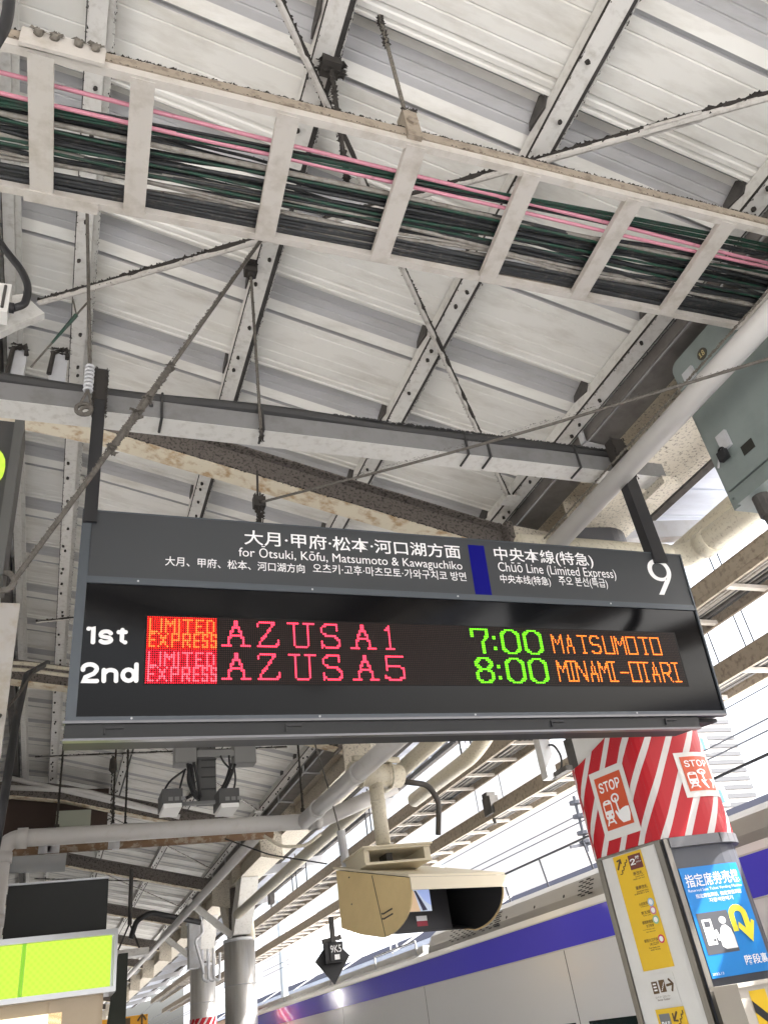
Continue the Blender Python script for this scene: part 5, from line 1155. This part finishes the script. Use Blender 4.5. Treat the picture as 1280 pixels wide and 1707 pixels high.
pf = [(TX+.02, zfa), (TX+.05, zfa+.12), (TX+.11, zfb-.06), (TX+.2, zfb), (TX+.5, zfb+.05), (TX+.5, zfa)]
b.prism([(x, y0+.2, z) for x, z in pf], (0, yA-.25-y0, 0)); 
b.add([(x, yA-.049, z) for x, z in pf]+[(TX+.3, yA+.12, zfa)], [(i, (i+1) % 6, 6) for i in range(6)])
fair = b.build('roof_fairing', traing, tr)
def fsurf(y, t, d=.002):          # on the fairing side, t from bottom to top
    a, c = Vector((pf[1][0], 0, pf[1][1])), Vector((pf[2][0], 0, pf[2][1])); q = a.lerp(c, t); return Vector((q.x-d*.93, y, q.z+d*.3))
def grille(px0, px1, rows, name='vent_grille'):
    b = MB(); ya, yb = at(px1[0], px1[1], X=TX+.08).y, at(px0[0], px0[1], X=TX+.08).y
    ncol = max(2, int((yb-ya)/.12))
    for r_ in range(rows):
        for c_ in range(ncol):
            y = ya+(yb-ya)*(c_+(.5 if r_ % 2 else 0))/ncol; t0 = -.28+r_*1.2/rows
            b.add([fsurf(y, t0), fsurf(y+.075, t0), fsurf(y+.075, t0+.09), fsurf(y, t0+.09)], [(0, 1, 2, 3), (3, 2, 1, 0)])
    return b.build(name, black, fair)
grille((968, 1490), (992, 1480), 8); grille((770, 1548), (795, 1538), 7); grille((800, 1540), (822, 1530), 7); grille((826, 1530), (836, 1526), 7); grille((750, 1556), (768, 1550), 6)
for px, py in ((845, 1535), (892, 1520), (941, 1502)):
    b = MB(); p = at(px, py, X=TX+.06); b.prism([fsurf(p.y+.015*math.cos(a), .2+.12*math.sin(a), .004) for a in [k_*math.pi/5 for k_ in range(10)]], (.003, 0, 0)); b.build('bolt', black, fair)
zw1 = at(1000, 1700, X=TX).z
y = .5
while y < 24:
    b = MB(); b.box((TX-.004, y, .75), (TX-.001, y+1.55, zw1)); b.build('window', glassd, tr); y += 1.78
b = MB(); yy = at(1240, 1400, X=TX+.7).y
XU = TX+.3; ya_, yb_ = at(1330, 1372, X=XU).y, at(1213, 1404, X=XU).y; zt3 = at(1250, 1386, X=XU).z; zb3 = zt3-.22
pl = [(XU, ya_+(yb_-ya_)*i/16, zt3+.018*(i % 2)) for i in range(17)]
b.prism([(XU, ya_, zb3)]+pl+[(XU, yb_+.05, zb3+.1), (XU, yb_-.15, zb3)], (.9, 0, 0)); b.build('roof_unit', black, tr)
b = MB(); p = at(1180, 1395, X=TX+.5); b.blob((TX+.55, yb_+.5, zb3), .3, 0, (1.2, 1.2, .6), 14); b.build('roof_dome', trainw, tr, True)
for yy in (2.2, 3.98, 7.54, 11.1, 14.66, 18.2):
    b = MB(); b.box((TX-.0015, yy, -.2), (TX-.0004, yy+.012, zsb-.014)); b.build('panel_joint', mat('dark joint', (.12, .12, .12), .6), tr)
b = MB(); b.tube([(TX+.35, y0+.3, zfb+.33), (TX+.35, yA-1, zfb+.33)], .012, 6)
yy = 1.0
while yy < yA-1: b.tube([(TX+.35, yy, zfb+.33), (TX+.4, yy, zfb)], .01, 6); yy += .9
b.build('roof_rail', copper, tr)
ya = yA+.3
b = MB(); b.box((TX+.12, ya, zst+.1), (TX+.22, y1-.6, zst+.2)); b.build('roof_duct', whiteg, tr)
b = MB()
for yy in (yA+.5, yA+2.2, yA+4.6, yA+8):
    b.tube([(TX+.1, yy, zst+.05), (TX+.1, yy, zst+.28)], .012, 6)
b.tube([(TX+.1, yA+.5, zst+.28), (TX+.1, yA+2.2, zst+.28)], .012, 6); b.tube(arc((TX+.2, yA+1.6, zst+.3), (0, 1, 0), (0, 0, 1), .14, 0, 3.14, 8), .012, 6)
b.build('roof_handrail', steelg, tr)
b = MB(); b.add([(TX-.005, 22.9, zst), (TX-.005, 22.6, zst), (TX-.005, 22.2, zsb), (TX-.005, 22.5, zsb)], [(0, 1, 2, 3), (3, 2, 1, 0)]); b.build('band_flash', mat('pale blue flash', (.3, .5, .8), .3), tr)

# ================================================================ across the tracks
OX = 11.5
ze0, ze1 = at(1225, 1345, X=OX).z, at(600, 1613, X=OX).z
opp = thing('far_platform_building', 'tan walled building with blue grey eave across the tracks behind the train', 'building', (OX+2, 20, 0))
b = MB(); b.box((OX+.35, -10, 0), (OX+6, 110, ze1-.02)); b.build('wall', tanwall, opp)
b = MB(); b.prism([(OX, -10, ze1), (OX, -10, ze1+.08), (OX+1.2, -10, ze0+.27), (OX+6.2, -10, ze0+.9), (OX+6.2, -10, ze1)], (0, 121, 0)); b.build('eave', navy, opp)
b = MB(); b.box((OX-.03, -10, ze1-.05), (OX-.001, 111, ze1+.1)); b.build('fascia', mat('pale fascia', (.5, .56, .68), .5), opp)
for y in range(2, 100, 7):
    b = MB(); b.beam((OX-.05, y, ze1+.05), (OX+1.2, y, ze0+.30), .12, .06); b.build('eave_rib', whiteg, opp)
for y in range(3, 90, 5):
    b = MB(); b.box((OX+.28, y, 0), (OX+.349, y+.3, ze1-.1)); b.build('pier', mat('pale pier', (.6, .58, .55), .6), opp)
lb = thing('louvred_building', 'tall white building with grey horizontal louvres and blue windows behind the striped column', 'building', (36, 44, 0))
b = MB(); b.box((28, 40, -1), (40.6, 60, 22)); b.build('wall', bldw, lb)
for k_ in range(30):
    b = MB(); z = 5+k_*.52; b.box((33.8, 39.88, z), (40.6, 39.99, z+.26)); b.build('louvre', bldl, lb)
for z in (7.4, 10.6, 13.8):
    b = MB(); b.box((36.3, 39.6, z-.35), (38.0, 39.74, z+.75)); b.box((36.55, 39.585, z-.2), (37.0, 39.6, z+.6), 1); b.box((37.2, 39.585, z-.2), (37.7, 39.6, z+.6), 1); b.build('window', [bldw, bldb], lb)
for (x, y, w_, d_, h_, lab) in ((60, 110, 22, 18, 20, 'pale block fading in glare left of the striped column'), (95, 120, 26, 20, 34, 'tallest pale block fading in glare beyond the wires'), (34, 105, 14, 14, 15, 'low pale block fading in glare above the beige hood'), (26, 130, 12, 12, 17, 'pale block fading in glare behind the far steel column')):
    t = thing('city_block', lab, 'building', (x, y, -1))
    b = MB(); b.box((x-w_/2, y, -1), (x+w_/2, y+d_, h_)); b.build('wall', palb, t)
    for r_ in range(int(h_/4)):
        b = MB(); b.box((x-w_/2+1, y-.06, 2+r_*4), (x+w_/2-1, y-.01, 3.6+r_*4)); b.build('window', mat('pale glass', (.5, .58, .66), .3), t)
def oh(X, Z, label, sag=0, r=.012):
    b = MB(); b.tube([(X, -5+i*6, Z-(sag*math.sin(math.pi*((i*6) % 48)/48))) for i in range(22)], r, 6); solo(b, 'overhead_wire', copper, label, 'wire', 'overhead wires')
oh(6.3, 4.15, 'lowest overhead wire above the train'); oh(6.3, 5.3, 'upper overhead wire above the train', .5, .01); oh(9.2, 4.4, 'overhead wire over the second track'); oh(9.2, 4.62, 'double overhead wire over the second track', .1); oh(13.5, 6.5, 'high wire beyond the second track')
for (px, py, X) in ((977, 1410, 9.2), (760, 1560, 9.2)):
    q_ = at(px, py, X=X); t = thing('wire_insulator', 'grey insulator cluster on the wires %s' % ('left of the striped column' if px > 900 else 'below the beige hood'), 'insulator', q_)
    b = MB(); b.tube([q_+Vector((0, 0, -.1)), q_+Vector((0, 0, .9))], .03, 8)
    for z in (.05, .2, .5, .75): b.tube([q_+Vector((0, 0, z)), q_+Vector((0, 0, z+.06))], .12, 10)
    b.beam(q_+Vector((-.35, 0, 0)), q_+Vector((.35, 0, .05)), .05, .05); b.build('stack', copper, t)
for y in (14, 40, 66):
    b = MB(); b.tube([(10.0, y, -1.2), (10.0, y, 9)], .16, 10); b.beam((10.0, y, 6.2), (6.0, y, 6.0), .08, .08); b.beam((10.0, y, 7.2), (7.0, y, 6.1), .05, .05)
    solo(b, 'wire_mast', mat('mast pale grey', (.4, .45, .5), .5), {14: 'pale steel mast with an arm over the track, nearest of three', 40: 'pale steel mast with an arm over the track, second of three', 66: 'pale steel mast with an arm over the track, farthest of three'}[y], 'mast', 'overhead wire masts')
# added dark wall on the left, put in to darken the far roof
b = MB(); b.box((-4.1, 8, 0), (-3.8, 60, 5.6)); solo(b, 'shade_wall', mat('shade wall dark', (.12, .115, .105), .8, 0, (.08, .075, .07), 1.5, .7), 'added dark wall shading the left of the platform beyond the kiosk', 'wall')
